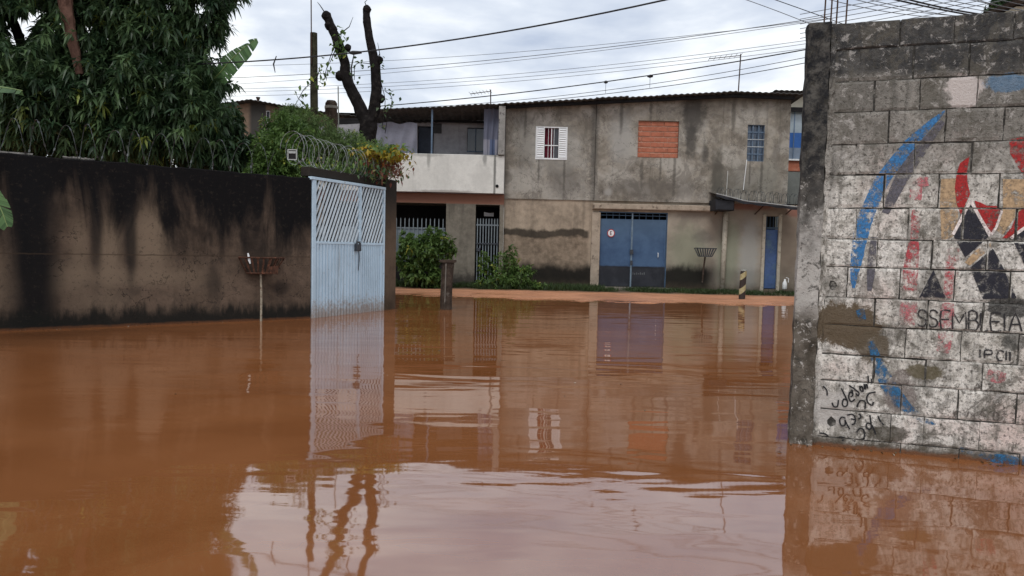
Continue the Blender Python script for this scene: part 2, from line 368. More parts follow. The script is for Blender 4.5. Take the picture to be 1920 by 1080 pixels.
def bars(x0, x1, z0, z1, pitch, w, slope):
    k = x0-(z1-z0)/slope
    while k < x1:
        a = (k, z0); b = (k+(z1-z0)/slope, z1)
        ax, az, bx, bz = a[0], a[1], b[0], b[1]
        if ax < x0: az += (x0-ax)*slope; ax = x0
        if bx > x1: bz -= (bx-x1)*slope; bx = x1
        if bx-ax > .03:
            n = Vector((slope, 0, -1)).normalized()*w/2
            P = [Vector((ax, 0, az))-n, Vector((ax, 0, az))+n, Vector((bx, 0, bz))+n, Vector((bx, 0, bz))-n]
            for q in P: q.x = min(max(q.x, x0-.01), x1+.01); q.z = min(max(q.z, z0-.01), z1+.01)
            mb = MB(); mb.add([(q.x, -.008, q.z) for q in P]+[(q.x, .012, q.z) for q in P], [(0, 1, 2, 3), (4, 7, 6, 5), (0, 4, 5, 1), (1, 5, 6, 2), (2, 6, 7, 3), (3, 7, 4, 0)])
            part('diagonal_bar', mb, M_GATE2, gate)
        k += pitch
bars(ul+.087, uj-.024, zmid+.02, ztop-.05, .086, .031, 2.15)
bars(uj+.027, ur-.052, zmid+.02, ztop-.05, .086, .031, 2.15)
def ribs(x0, x1, z0, z1, pitch):
    mb = MB(); x = x0; P = []
    while x < x1-1e-3:
        P += [(x, .008), (x+pitch*.18, .008), (x+pitch*.28, -.010), (x+pitch*.92, -.010)]; x += pitch
    P = [(min(a, x1), b) for a, b in P]+[(x1, .008)]
    V = [(a, b, z) for z in (z0, z1) for a, b in P]; n = len(P)
    mb.add(V, [(i, i+1, n+i+1, n+i) for i in range(n-1)]); return mb
part('ribbed_sheet', ribs(ul+.087, uj-.024, zlow, zmid-.02, .078), M_GATE, gate)
part('ribbed_sheet', ribs(uj+.027, uj2-.02, zlow, zmid-.02, .055), M_GATE, gate)
part('ribbed_sheet', ribs(uj2+.02, ur-.052, zlow, zmid-.02, .06), M_GATE, gate)
lu, lz = G(667, 463); mb = MB(); mb.bbox(lu-.06, lu+.06, -.09, -.025, lz-.075, lz+.05, .015)
mb.tube([(lu-.05, -.06, lz+.04), (lu-.035, -.06, lz+.085), (lu+.035, -.06, lz+.085), (lu+.05, -.06, lz+.04)], .02, 6)
lk = part('lock_box', mb, M_LOCK, gate)
mb = MB(); mb.tube([(lu+.03, -.045, lz-.07), (lu+.055, -.04, lz-.2), (lu+.03, -.04, lz-.42)], .007, 5); part('lock_chain', mb, M_LOCK, lk)
for zz in (2.05, 1.1, .25):
    mb = MB(); mb.tube([(ur-.055, -.035, zz-.04), (ur-.055, -.035, zz+.04)], .012, 8); part('hinge', mb, M_GATE2, gate)
bkg = thing('added_dark_backing', 'added dark shed in the yard seen through the diagonal bars of the blue gate', 'backing', GF.w(.4, 1.3, .1), GF.ang)  # dark block added behind the gate to darken the gaps between its bars
part('backing_body', MB().bbox(-1.0, 1.05, 0, 1.2, -.1, 2.02, .01), plain('dark_backing_paint', (.028, .036, .038), .95, .05, .4, 3, c2=(.06, .06, .05), f2=.3), bkg)
part('backing_cap', MB().bbox(-1.08, 1.1, -.08, 1.28, 2.023, 2.07, .01), plain('dark_backing_cap', (.05, .05, .048), .9, .05, .3, 4), bkg)
# ---------------------------------------------------------------- block wall on the right
yj = [40, 89, 150, 208, 269, 327, 390, 449, 502, 560, 613, 669, 720, 775, 828]
zj = [RW.uv(1650, v+(0 if v > 45 else -8))[1] for v in yj]
zj[0] = RW.uv(1640, 38)[1]
colw = .160; zj.append(zj[-1]-.2); zj.append(zj[-1]-.2)
vj = [[1688, 1790, 1902], [1610, 1713, 1817, 1920], [1640, 1725, 1833], [1667, 1773, 1882], [1606, 1715, 1822], [1657, 1760, 1875], [1605, 1704, 1805, 1905],
      [1645, 1748, 1850], [1588, 1688, 1790, 1895], [1640, 1740, 1843], [1698, 1802, 1910], [1638, 1737, 1843], [1690, 1798, 1907], [1670, 1732, 1838], [1690, 1800], [1650, 1750]]
g = Nd('painted_concrete_block', .92, .06); p = g.obj(); x, y, z = g.sep(p); g.x, g.z, g.p = x, z, p
oi = g.n('ShaderNodeObjectInfo').outputs['Random']; FN2 = g.noise(p, 9, 8, .75, .4); FN3 = g.noise(p, 4.5, 9, .8, .5)
a = g.noise(p, 2.2, 6, .62, .4); b = g.noise(p, 11, 6, .68); f = g.noise(p, 70, 4, .75); g.A, g.B = a, b
st = g.noise(g.scale(p, 9, 9, 1.2), 1.3, 5, .65)
raw = g.mix(g.mr(g.m_('ADD', g.m_('MULTIPLY', a, .5), g.m_('MULTIPLY', b, .5)), .35, .66), (.17, .158, .14), (.36, .335, .30))
raw = g.mix(g.m_('MULTIPLY', g.m_('SUBTRACT', oi, .3), .35, True), raw, (.10, .095, .085))
white = g.mix(g.mr(a, .35, .65), (.66, .62, .56), (.80, .76, .705))
white = g.mix(g.mr(g.noise(p, 1.3, 5, .6), .5, .68, 0, .7), white, (.66, .50, .45))
white = g.mix(g.mr(b, .46, .66, 0, .85), white, (.27, .25, .215))
white = g.mix(g.mr(g.noise(g.scale(p, 1, 1, .6), 24, 5, .7), .5, .66, 0, .55), white, (.20, .185, .16))
white = g.mix(g.mr(f, .55, .75, 0, .75), white, (.16, .145, .12))
zz = g.m_('ADD', z, g.m_('MULTIPLY', g.m_('SUBTRACT', a, .5), .9))
zz2 = g.m_('ADD', zz, g.m_('MULTIPLY', g.m_('SUBTRACT', b, .5), .7))
c = g.mix(g.mr(zz2, 1.95, 1.45), raw, white)
c = g.mix(g.mr(g.m_('ADD', z, g.m_('MULTIPLY', g.m_('SUBTRACT', a, .5), .2)), zj[2]-.02, zj[2]+.06, 0, .9), c, g.mix(g.mr(FN2, .42, .62), (.022, .024, .028), (.085, .083, .08)))
c = g.mix(g.mr(st, .52, .72, 0, .6), c, (.06, .058, .052))
c = g.mix(g.mr(g.noise(p, 4, 9, .82, .8), .545, .60, 0, .7), c, (.10, .09, .072))
c = g.mix(g.mr(g.noise(p, 38, 6, .85), .53, .58, 0, .8), c, (.06, .055, .047))
c = g.mix(g.mr(g.noise(g.scale(p, 1, 1, .45), 6, 8, .8, .5), .50, .58, 0, .62), c, (.12, .11, .092))
c = g.mix(g.mr(g.noise(p, 14, 8, .8, .5), .55, .60, 0, .55), c, (.50, .47, .44))
for (px, py, rx, rz, cc, ff) in ((1585, 612, .19, .15, (.115, .085, .055), .97), (1640, 655, .11, .09, (.115, .09, .062), .9), (1900, 578, .14, .06, (.035, .035, .035), .85), (1735, 698, .10, .05, (.12, .10, .06), .85), (1690, 735, .09, .12, (.15, .12, .11), .7),
                                 (1665, 815, .14, .05, (.06, .052, .038), .8), (1810, 172, .09, .10, (.56, .50, .47), .95), (1895, 155, .12, .05, (.10, .19, .30), .7), (1905, 640, .07, .05, (.06, .06, .055), .7), (1775, 420, .07, .25, (.40, .27, .15), .0), (1560, 770, .12, .12, (.50, .47, .44), .8)):
    c = spot(c, px, py, rx, rz, cc, ff, .12, 1.3, FN3, fr=RW)
c = g.mix(g.mr(g.m_('ADD', z, g.m_('MULTIPLY', FN3, .22)), .22, .13, 0, .85), c, (.07, .055, .04)); c = g.mix(g.mr(g.m_('ADD', z, g.m_('MULTIPLY', b, .06)), .065, .04), c, (.16, .075, .04))
g.col(c); g.bump(g.m_('ADD', g.m_('MULTIPLY', b, .6), g.m_('MULTIPLY', f, .6)), 1.0, .02); M_BLK = g.m
M_MORT = plain('block_mortar', (.045, .042, .038), .95, .1, .5, 14, c2=(.20, .19, .17), f2=.45, bump=.6)
bw = thing('block_wall', 'weathered concrete block wall with worn mural and lettering at the right edge', 'wall', frame=RW)
BL = []; UMAX = 3.4
for r in range(len(zj)-1):
    zt_, zb = zj[r], zj[r+1]; ym = 540
    us = [RW.uv(v, (yj[min(r, 14)]+yj[min(r+1, 14)])/2)[0] for v in vj[r]]
    us = [colw+.003]+[u for u in us if u > colw+.04]
    while us[-1] < UMAX: us.append(us[-1]+.315)
    for i in range(len(us)-1):
        BL.append((us[i]+.0012+random.uniform(0, .006), us[i+1]-.0012-random.uniform(0, .005), zb+.001+random.uniform(0, .004), zt_-.001-random.uniform(0, .0045), random.uniform(-.005, .005)))
holes = [RW.uv(1560, 535), RW.uv(1558, 792)]
BLR = []
for (x0, x1, z0, z1, pr) in BL:
    hs = [h for h in holes if x0 < h[0] < x1 and z0 < h[1] < z1]
    mb = MB(); BLR.append((x0, x1, z0, z1, pr))
    if hs:
        hx, hz = min(max(hs[0][0], x0+.045), x1-.045), min(max(hs[0][1], z0+.045), z1-.045); b_ = .005; P = []; cx, cz = (x0+x1)/2, (z0+z1)/2
        rim = [(x0, z0), (cx, z0), (x1, z0), (x1, cz), (x1, z1), (cx, z1), (x0, z1), (x0, cz)]
        V = [(q[0], pr, q[1]) for q in rim]
        r_ = [.034*random.uniform(.75, 1.15) for _ in range(8)]
        for k in range(8):
            an = math.atan2(rim[k][1]-cz, rim[k][0]-cx); V.append((hx+r_[k]*.8*math.cos(an), pr+.003, hz+r_[k]*math.sin(an)))
        V += [(v[0], .09, v[2]) for v in V[8:16]]; V += [(q[0], .14, q[1]) for q in rim]
        mb.add(V, [(k, (k+1) % 8, 8+(k+1) % 8, 8+k) for k in range(8)]+[(8+k, 8+(k+1) % 8, 16+(k+1) % 8, 16+k) for k in range(8)]+[tuple(range(16, 24))]+[((k+1) % 8, k, 24+k, 24+(k+1) % 8) for k in range(8)])
    else:
        # front with a chipped, slightly uneven rim
        nxs, nzs = 5, 3; b_ = .006; V = []; 
        for j in range(nzs+1):
            for i in range(nxs+1):
                e = i in (0, nxs) or j in (0, nzs)
                px_ = x0+(x1-x0)*i/nxs; pz_ = z0+(z1-z0)*j/nzs
                if e: V.append((px_+random.uniform(-.0025, .0025), pr+random.uniform(.003, .009), pz_+random.uniform(-.0025, .0025)))
                else: V.append((px_+(0 if 1 < i < nxs-1 else (-.035 if i == 1 else .035)), pr, pz_+(-.045 if j == 1 else .045)))
        w_ = nxs+1; Fq = [(j*w_+i, j*w_+i+1, (j+1)*w_+i+1, (j+1)*w_+i) for j in range(nzs) for i in range(nxs)]
        rim = [i for i in range(w_)]+[j*w_+nxs for j in range(1, nzs+1)]+[nzs*w_+i for i in range(nxs-1, -1, -1)]+[j*w_ for j in range(nzs-1, 0, -1)]
        n0 = len(V); V += [(V[i][0], .14, V[i][2]) for i in rim]; L_ = len(rim)
        Fq += [(rim[(k+1) % L_], rim[k], n0+k, n0+(k+1) % L_) for k in range(L_)]
        mb.add(V, Fq)
    part('concrete_block', mb, M_BLK, bw)
mb = MB(); mb.box(colw, UMAX, .011, .135, -.4, zj[0]-.012); part('mortar_bed', mb, M_MORT, bw)
# corner column, rough cast
g = concrete('rough_cast_column', (.17, .155, .135), frame='obj', var=.35, bumpd=.03, streak=.75)
c = g.mix(g.mr(g.m_('ADD', g.z, g.m_('MULTIPLY', g.m_('SUBTRACT', g.B, .5), 1.0)), 1.6, 1.3, 0, .75), g.c, (.46, .435, .405))
c = g.mix(g.mr(g.m_('ADD', g.z, g.m_('MULTIPLY', g.m_('SUBTRACT', g.A, .5), .6)), .75, .95, 1, 0), c, g.mix(g.mr(g.B, .35, .65), (.055, .046, .036), (.15, .13, .108)))
c = g.mix(g.mr(g.m_('ADD', g.z, g.m_('MULTIPLY', g.B, .9)), 1.55, 2.35, 0, .95), c, g.mix(g.mr(g.noise(g.p, 9, 7, .75), .42, .62), (.010, .011, .014), (.085, .08, .072)))
c = g.mix(g.mr(g.noise(g.p, 16, 8, .8, .6), .53, .60, 0, .8), c, (.04, .037, .032)); c = g.mix(g.m_('MULTIPLY', g.mr(g.noise(g.p, 24, 7, .8, .5), .56, .62, 0, .8), g.mr(g.z, 1.9, 1.5)), c, (.45, .42, .39)); g.col(c); M_COL = g.m
zc_ = RW.uv(1560, 41)[1]
rngc = random.Random(3)
def column_mesh(x0, x1, y0, y1, z0, z1, n=40, j=.006):
    V = []; Fq = []; base = [(x0, y0), ((x0*2+x1)/3, y0), ((x0+x1*2)/3, y0), (x1, y0), (x1, y1), (x0, y1), (x0, (y0*.6+y1*.4))]; k = len(base)
    for i in range(n+1):
        z_ = z0+(z1-z0)*i/n
        for (a_, b_) in base: V.append((a_+rngc.uniform(-j, j), b_+rngc.uniform(-j, j), z_))
    for i in range(n):
        for q in range(k): Fq.append((i*k+q, i*k+(q+1) % k, (i+1)*k+(q+1) % k, (i+1)*k+q))
    Fq.append(tuple(n*k+q for q in range(k))); return MB().add(V, Fq)
part('corner_column', column_mesh(0, .132, -.012, .15, -.4, zc_), M_COL, bw)
mb = column_mesh(.135, colw+.010, .004, .14, -.4, zc_-.01, 60, .006); part('mortar_strip', mb, M_BLK, bw)
M_RUST = plain('rusty_steel', (.055, .03, .02), .8, .3, .4, 30)
for px in (1546, 1561, 1572, 1587):
    u, z_ = RW.uv(px, 41); du = random.uniform(-.01, .01); yy = .03 if px in (1546, 1587) else .11
    mb = MB(); mb.tube([(u, yy, z_-.05), (u+.004, yy, z_+.15), (u+du, yy+.01, z_+.5)], .0048, 6); part('rebar', mb, M_RUST, bw)
# ---------------------------------------------------------------- houses across the street (fronts in the plane Y = 21)
def H(px, py, Y=21.0):
    p = onY(px, py, Y); return p.x, p.z
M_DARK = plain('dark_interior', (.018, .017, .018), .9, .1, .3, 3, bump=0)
M_WHITE = plain('white_paint', (.72, .73, .74), .5, .4, .08, 5, c2=(.5, .5, .5), f2=.1, bump=.05)
M_BLUE = None
def zof(py, px=1200): return H(px, py)[1]
# main house, grey cement render
XA, XS, XB = H(947, 300)[0], H(1116, 300)[0], H(1478, 300)[0]
zfl = H(1030, 374)[1]; zg = -.05
def eave(x):     # underside line of the sheet roof
    a, za = H(735, 212); b, zb = H(1370, 181); c_, zc2 = H(1480, 185)
    return za+(zb-za)*(x-a)/(b-a) if x < b else zb+(zc2-zb)*(x-b)/(c_-b)
def rect(pxa, pxb, pya, pyb, Y=21.0):
    a, t = H(pxa, pya, Y); b, d = H(pxb, pyb, Y); return (a, b, d, t)
sh = rect(1005, 1063, 237, 298); bk = rect(1197, 1271, 226, 297); sw = rect(1402, 1431, 234, 303)
gd = rect(1124, 1248, 396, 541); bd = rect(1437, 1461, 405, 543)
g = concrete('grey_cement_render', (.29, .258, .215), var=.26, streak=.65)
def fspot(g, c, px, py, rx, rz, col, f=1, soft=.5, amt=.5):
    X, Z = H(px, py); bl = g.blob(g.x, g.z, X, Z, rx, rz, g.B, amt, soft); return g.mix(g.m_('MULTIPLY', bl, f), c, col)
c = g.mix(g.mr(g.A, .42, .62, 0, .6), g.c, (.37, .355, .325))
c = g.mix(g.mr(g.noise(g.p, 1.7, 8, .78, .7), .48, .58, 0, .55), c, (.125, .11, .095))
for q in ((1300, 215, .35, .6, (.06, .055, .05), .85), (1295, 262, .16, .5, (.07, .065, .06), .85), (1345, 330, .16, .8, (.075, .07, .06), .7), (1322, 290, .1, .3, (.07, .065, .06), .7),
          (1115, 260, .12, 1.8, (.08, .075, .068), .6), (1060, 340, .5, .5, (.11, .10, .09), .55), (1215, 355, 1.6, .3, (.10, .09, .08), .6), (980, 260, .35, .9, (.14, .13, .115), .5),
          (1165, 260, .35, .8, (.30, .295, .28), .6), (1040, 280, .9, .7, (.28, .275, .255), .45), (1440, 330, .3, .5, (.33, .32, .28), .55), (1400, 340, .9, .45, (.14, .13, .11), .5), (1455, 290, .12, .4, (.12, .11, .1), .5), (1140, 360, .12, .12, (.34, .33, .31), .7)):
    c = fspot(g, c, *q)
for q in ((1010, 318, .03, .45), (1058, 322, .035, .6), (1203, 318, .05, .5), (1238, 312, .03, .3), (1264, 322, .045, .65), (1405, 322, .03, .5), (1427, 330, .04, .6), (985, 225, .04, .5), (1165, 215, .05, .6), (1220, 205, .04, .35), (1375, 215, .06, .7)):
    c = fspot(g, c, *q, (.07, .064, .056), .6, .6, .9)
crk = g.m_('ABSOLUTE', g.m_('SUBTRACT', g.noise(g.p, .9, 7, .6, .3), .5)); c = g.mix(g.m_('MULTIPLY', g.mr(crk, .004, .001), .6), c, (.05, .045, .04))
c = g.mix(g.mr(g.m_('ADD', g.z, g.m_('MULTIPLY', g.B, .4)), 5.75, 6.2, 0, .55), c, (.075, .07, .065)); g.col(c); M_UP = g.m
g = concrete('tan_ground_floor_render', (.34, .275, .21), var=.24, streak=.45)
c = g.c
c = g.mix(g.mr(g.m_('ADD', g.x, g.m_('MULTIPLY', g.B, .5)), H(1245, 450)[0], H(1275, 450)[0]), c, g.mix(g.mr(g.A, .35, .65), (.24, .205, .17), (.36, .315, .255)))
for q in ((1290, 470, .55, .75, (.22, .235, .165), .6), (1365, 470, .35, 1.1, (.26, .28, .21), .75), (1405, 480, .28, 1.2, (.36, .36, .34), .8), (1395, 400, .7, .3, (.23, .20, .175), .5), (1400, 386, .9, .12, (.24, .09, .07), .6), (1345, 430, .35, .5, (.19, .155, .125), .7),
          (1080, 455, .12, .2, (.10, .08, .06), .6), (1490, 398, .2, .14, (.32, .08, .06), .7), (1480, 460, .35, 1.2, (.17, .13, .10), .6), (1318, 445, .3, .2, (.12, .11, .10), .5)):
    c = fspot(g, c, *q)
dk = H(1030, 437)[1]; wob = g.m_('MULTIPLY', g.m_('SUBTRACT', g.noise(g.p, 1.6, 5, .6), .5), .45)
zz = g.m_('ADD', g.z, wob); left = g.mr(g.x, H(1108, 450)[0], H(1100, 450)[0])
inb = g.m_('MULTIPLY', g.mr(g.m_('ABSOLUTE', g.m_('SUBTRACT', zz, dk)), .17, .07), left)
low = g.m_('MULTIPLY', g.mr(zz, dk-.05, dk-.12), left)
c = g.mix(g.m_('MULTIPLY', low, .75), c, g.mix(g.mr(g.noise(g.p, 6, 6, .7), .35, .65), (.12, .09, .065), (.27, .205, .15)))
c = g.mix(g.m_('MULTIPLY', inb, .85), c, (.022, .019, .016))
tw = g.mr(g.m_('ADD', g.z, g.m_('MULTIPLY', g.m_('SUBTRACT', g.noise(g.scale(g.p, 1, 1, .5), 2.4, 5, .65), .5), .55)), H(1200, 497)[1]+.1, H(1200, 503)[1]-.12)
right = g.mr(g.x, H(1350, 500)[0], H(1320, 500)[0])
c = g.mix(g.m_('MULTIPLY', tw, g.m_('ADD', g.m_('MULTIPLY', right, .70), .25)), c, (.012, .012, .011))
ft = g.mr(g.m_('ADD', g.z, g.m_('MULTIPLY', g.B, .3)), .55, .2, 0, .8); c = g.mix(ft, c, (.07, .055, .04)); g.col(c); M_LO = g.m
house = thing('row_house', 'long two-storey grey cement house with blue garage doors across the street', 'house', ((XA+XB)/2, 21, 0))
def P(name, mb, mat, par=house, **k): return part(name, mb, mat, par, world=True, top=house, **k)
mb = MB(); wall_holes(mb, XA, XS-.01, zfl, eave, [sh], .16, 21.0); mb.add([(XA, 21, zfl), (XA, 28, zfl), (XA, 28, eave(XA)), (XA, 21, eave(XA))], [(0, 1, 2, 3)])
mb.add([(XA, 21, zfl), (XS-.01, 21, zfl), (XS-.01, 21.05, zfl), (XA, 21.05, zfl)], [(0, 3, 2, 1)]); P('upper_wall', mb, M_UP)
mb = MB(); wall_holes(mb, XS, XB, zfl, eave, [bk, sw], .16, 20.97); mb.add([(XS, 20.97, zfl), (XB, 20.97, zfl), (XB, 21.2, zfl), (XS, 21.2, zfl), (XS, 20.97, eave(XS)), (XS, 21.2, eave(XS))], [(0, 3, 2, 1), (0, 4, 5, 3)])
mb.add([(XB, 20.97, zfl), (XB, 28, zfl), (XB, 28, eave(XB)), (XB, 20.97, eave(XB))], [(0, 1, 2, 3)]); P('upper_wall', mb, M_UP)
XE = H(1512, 400)[0]
mb = MB(); wall_holes(mb, XA-.0, XE, zg, lambda x: zfl-.003, [gd, bd], .18, 21.04, 20); P('lower_wall', mb, M_LO)
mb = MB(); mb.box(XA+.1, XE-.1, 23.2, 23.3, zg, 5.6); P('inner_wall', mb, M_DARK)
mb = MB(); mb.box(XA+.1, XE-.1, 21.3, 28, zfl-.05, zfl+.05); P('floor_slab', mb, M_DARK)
mb = MB(); mb.box(XA+.05, XB-.05, 27.9, 28, zg, 5.5); P('rear_wall', mb, M_UP)
M_TAN = plain('beige_render', (.34, .28, .22), .9, .15, .2, 4, c2=(.12, .09, .07), f2=.3, bump=.4)
a, t = H(1111, 380); b, d = H(1337, 397); mb = MB(); mb.bbox(a, b, 20.86, 21.04, d, t-.02, .02, .008); P('lintel_beam', mb, M_TAN)
a, t = H(1110, 397); b, d = H(1123, 530); mb = MB(); mb.bbox(a, b-.012, 20.95, 21.04, d-.2, t-.01, .012, .006); P('door_jamb', mb, M_TAN)
# roof sheets
M_ROOF = plain('weathered_fibre_sheet', (.075, .072, .07), .9, .15, .3, 5, c2=(.16, .15, .14), f2=.3)
def roof_sheet(mb, x0, x1, y0, y1, f, drop, th=.02, amp=.012, pitch=.177):
    n = max(6, int((x1-x0)/pitch*6)); V = []
    for y_, dz in ((y0, 0), (y1, drop)):
        for k in (0, th):
            for i in range(n+1):
                x_ = x0+(x1-x0)*i/n; V.append((x_, y_, f(x_)+.03+dz+k+amp*math.sin(2*math.pi*x_/pitch)))
    m_ = n+1; Fq = []
    for i in range(n):
        Fq += [(i, i+1, m_+i+1, m_+i), (m_+i, m_+i+1, 3*m_+i+1, 3*m_+i), (i+1, i, 2*m_+i, 2*m_+i+1)]
    return mb.add(V, Fq)
def roofs(x0, x1, f, par, top, w=.92, y0=20.55, y1=28.4, drop=-.5):
    x_ = x0; i = 0
    while x_ < x1-.05:
        e_ = min(x_+w, x1); mb = MB(); o_ = random.uniform(-.012, .012)
        roof_sheet(mb, x_-.03, e_, y0+random.uniform(-.05, .03), y1, lambda q: f(q)+o_+(.008 if i % 2 else 0), drop)
        part('roof_sheet', mb, M_ROOF, par, world=True, top=top); x_ = e_; i += 1
XPK = H(1372, 180)[0]
roofs(XA-.1, XPK, eave, house, house)
roofs(XPK, XB+.25, lambda x: eave(x)+.01, house, house, y0=20.6)
mb = MB(); n_ = 12
for xa_, xb_ in ((XA, XPK), (XPK, XB)):
    mb.add([(xa_, 20.72, eave(xa_)-.08), (xb_, 20.72, eave(xb_)-.08), (xb_, 20.80, eave(xb_)-.08), (xa_, 20.80, eave(xa_)-.08), (xa_, 20.72, eave(xa_)), (xb_, 20.72, eave(xb_)), (xb_, 20.80, eave(xb_)), (xa_, 20.80, eave(xa_))],
       [(0,3,2,1),(4,5,6,7),(0,1,5,4),(1,2,6,5),(2,3,7,6),(3,0,4,7)])
P('eave_batten', mb, M_DARK)
# louvred window
M_MAROON = plain('maroon_curtain', (.12, .015, .03), .8, .2, .4, 10)
M_GLASSD = plain('dark_window_glass', (.02, .018, .03), .1, .6, .2, 3, bump=0)
x0, x1, z0, z1 = sh; wd = P('window', MB().box(x0, x1, 21.10, 21.12, z0, z1), M_GLASSD)
mb = MB(); mb.box(x0, x1, 21.0, 21.09, z1-.03, z1); mb.box(x0, x1, 20.985, 21.09, z0-.03, z0+.015); mb.box(x0, x0+.02, 21.0, 21.09, z0+.02, z1-.035); mb.box(x1-.02, x1, 21.0, 21.09, z0+.02, z1-.035); P('frame', mb, M_WHITE, wd)
wS = (x1-x0)*.255
for s_ in (0, 1):
    a = x0+.022 if s_ == 0 else x1-.022-wS; mb = MB()
    mb.box(a, a+.03, 20.975, 21.02, z0+.02, z1-.035); mb.box(a+wS-.03, a+wS, 20.975, 21.02, z0+.02, z1-.035); mb.box(a+.03, a+wS-.03, 20.975, 21.02, z0+.02, z0+.05)
    k = 13; hh_ = (z1-z0-.09)/k
    for i in range(k):
        zz_ = z0+.05+i*hh_; mb.add([(a+.03, 20.975, zz_+.012), (a+wS-.03, 20.975, zz_+.012), (a+wS-.03, 21.0, zz_+hh_*.93), (a+.03, 21.0, zz_+hh_*.93)], [(0, 1, 2, 3)])
        mb.add([(a+.03, 20.975, zz_+.012), (a+wS-.03, 20.975, zz_+.012), (a+wS-.03, 21.0, zz_), (a+.03, 21.0, zz_)], [(3, 2, 1, 0)])
    P('louvre_shutter', mb, M_WHITE, wd)
mb = MB(); n_ = 40; V = [(x0+wS+.03+(x1-x0-2*wS-.06)*i/n_*(.62), 21.085+.01*math.sin(i*1.1), z) for z in (z0+.02, z1-.035) for i in range(n_+1)]
mb.add(V, [(i, i+1, n_+2+i, n_+1+i) for i in range(n_)]); P('curtain', mb, M_MAROON, wd)
for fx in (.40, .50, .58): P('window_bar', MB().box(x0+(x1-x0)*fx-(.013 if fx == .5 else .005), x0+(x1-x0)*fx+(.013 if fx == .5 else .005), 21.035, 21.055, z0+.02, z1-.035), M_WHITE, wd)
P('window_bar', MB().box(x0+wS+.03, x1-wS-.03, 21.03, 21.05, (z0+z1)/2-.09, (z0+z1)/2-.065), M_WHITE, wd)
# window opening closed with red hollow bricks
M_BRICK = plain('red_hollow_brick', (.36, .125, .075), .85, .2, .22, 7, c2=(.42, .19, .13), f2=.4, bump=.5)
M_MORTL = plain('pale_mortar', (.60, .40, .30), .9, .1, .25, 12)
x0, x1, z0, z1 = bk; bf = P('bricked_opening', MB().box(x0, x1, 21.055, 21.09, z0, z1), M_MORTL)
rows = 7; rh = (z1-z0)/rows
for r in range(rows):
    off = .27 if r % 2 else 0; x_ = x0-off
    while x_ < x1:
        a, b = max(x_+.006, x0+.004), min(x_+.39-.006, x1-.004); x_ += .39
        if b-a < .04: continue
        y_ = 21.03+random.uniform(-.008, .006)
        mb = MB(); mb.bbox(a, b, y_, 21.06, z0+r*rh+.015, z0+(r+1)*rh-.013-random.uniform(0, .006), .006, .004)
        P('brick', mb, M_BRICK, bf)
# ragged plaster edge round the brickwork
mb = MB()
for i in range(26):
    t_ = i/25
    for (X_, Z_) in ((x0, z0+(z1-z0)*t_), (x1, z0+(z1-z0)*t_), (x0+(x1-x0)*t_, z0), (x0+(x1-x0)*t_, z1)):
        r1 = random.uniform(.015, .04); mb.add([(X_+r1*random.uniform(.7, 1.2)*math.cos(q), 20.962, Z_+r1*random.uniform(.7, 1.2)*math.sin(q)) for q in np.linspace(0, 2*math.pi, 7)[:-1]], [(0, 1, 2, 3, 4, 5)])

# small barred window
M_BLUEM = plain('blue_grey_metal', (.10, .15, .22), .5, .4, .25, 6)
x0, x1, z0, z1 = sw; w2 = P('window', MB().box(x0, x1, 21.09, 21.11, z0, z1), plain('dusty_blue_glass', (.07, .10, .15), .12, .6, .4, 3, bump=0))
for i in range(4):
    a = x0+(x1-x0)*i/3; P('window_bar', MB().box(a-.014+(.014 if i == 0 else 0), a+.014-(.014 if i == 3 else 0), 21.0, 21.03, z0, z1), M_BLUEM, w2)
for i in range(6):
    a = z0+(z1-z0)*i/5; P('window_bar', MB().box(x0, x1, 20.985, 20.998, a-.012, a+.012), plain('pale_bar', (.35, .38, .40), .5) if i in (2, 3) else M_BLUEM, w2)
# garage doors
g = Nd('blue_enamel_door', .5, .4); p = g.pos(); x, y, z = g.sep(p)
n = g.noise(p, 1.4, 5, .6); c = g.mix(g.mr(n, .35, .65), (.026, .062, .135), (.052, .105, .20)); c = g.mix(g.mr(z, 1.2, 2.3, 0, .45), c, (.085, .14, .20))
c = g.mix(g.mr(g.m_('ADD', z, g.m_('MULTIPLY', g.noise(p, 5, 4, .6), .06)), H(1200, 499)[1]+.05, H(1200, 501)[1]+.02), c, g.mix(g.mr(g.noise(p, 3, 5, .6), .4, .65), (.008, .010, .016), (.02, .022, .03)))
g.col(c); g.bump(g.noise(p, 3, 3, .5), .4, .02); M_GD = g.m
M_FRM = plain('door_frame_paint', (.035, .07, .12), .5, .4, .3, 6)
x0, x1, z0, z1 = gd; xm = H(1185, 450)[0]; zt_ = H(1185, 411)[1]
gdo = P('garage_door', MB().box(x0, x0+.035, 21.04, 21.12, z0, z1), M_FRM)
mb = MB(); mb.box(x1-.035, x1, 21.04, 21.12, z0, z1); mb.box(x0+.036, x1-.036, 21.04, 21.12, z1-.035, z1); P('frame', mb, M_FRM, gdo)
for a, b in ((x0+.04, xm-.012), (xm+.012, x1-.04)):
    mb = MB(); mb.bbox(a, b, 21.06, 21.10, z0+.03, zt_, .008)
    mb.box(a, a+.05, 21.045, 21.06, z0+.03, zt_); mb.box(b-.05, b, 21.045, 21.06, z0+.03, zt_); mb.box(a+.052, b-.052, 21.05, 21.062, H(1200, 500)[1]-.02, H(1200, 500)[1]+.02)
    P('door_leaf', mb, M_GD, gdo)
    for k in range(1, 5): q = a+(b-a)*k/5; P('vent_bar', MB().box(q-.008, q+.008, 21.07, 21.09, zt_+.002, z1-.036), M_FRM, gdo)
    P('vent_bar', MB().box(a, b, 21.05, 21.068, (zt_+z1)/2-.01, (zt_+z1)/2+.01), M_FRM, gdo)
P('centre_stile', MB().box(xm-.022, xm+.022, 21.03, 21.056, z0+.02, z1-.036), plain('grey_stile', (.14, .19, .24), .5), gdo)
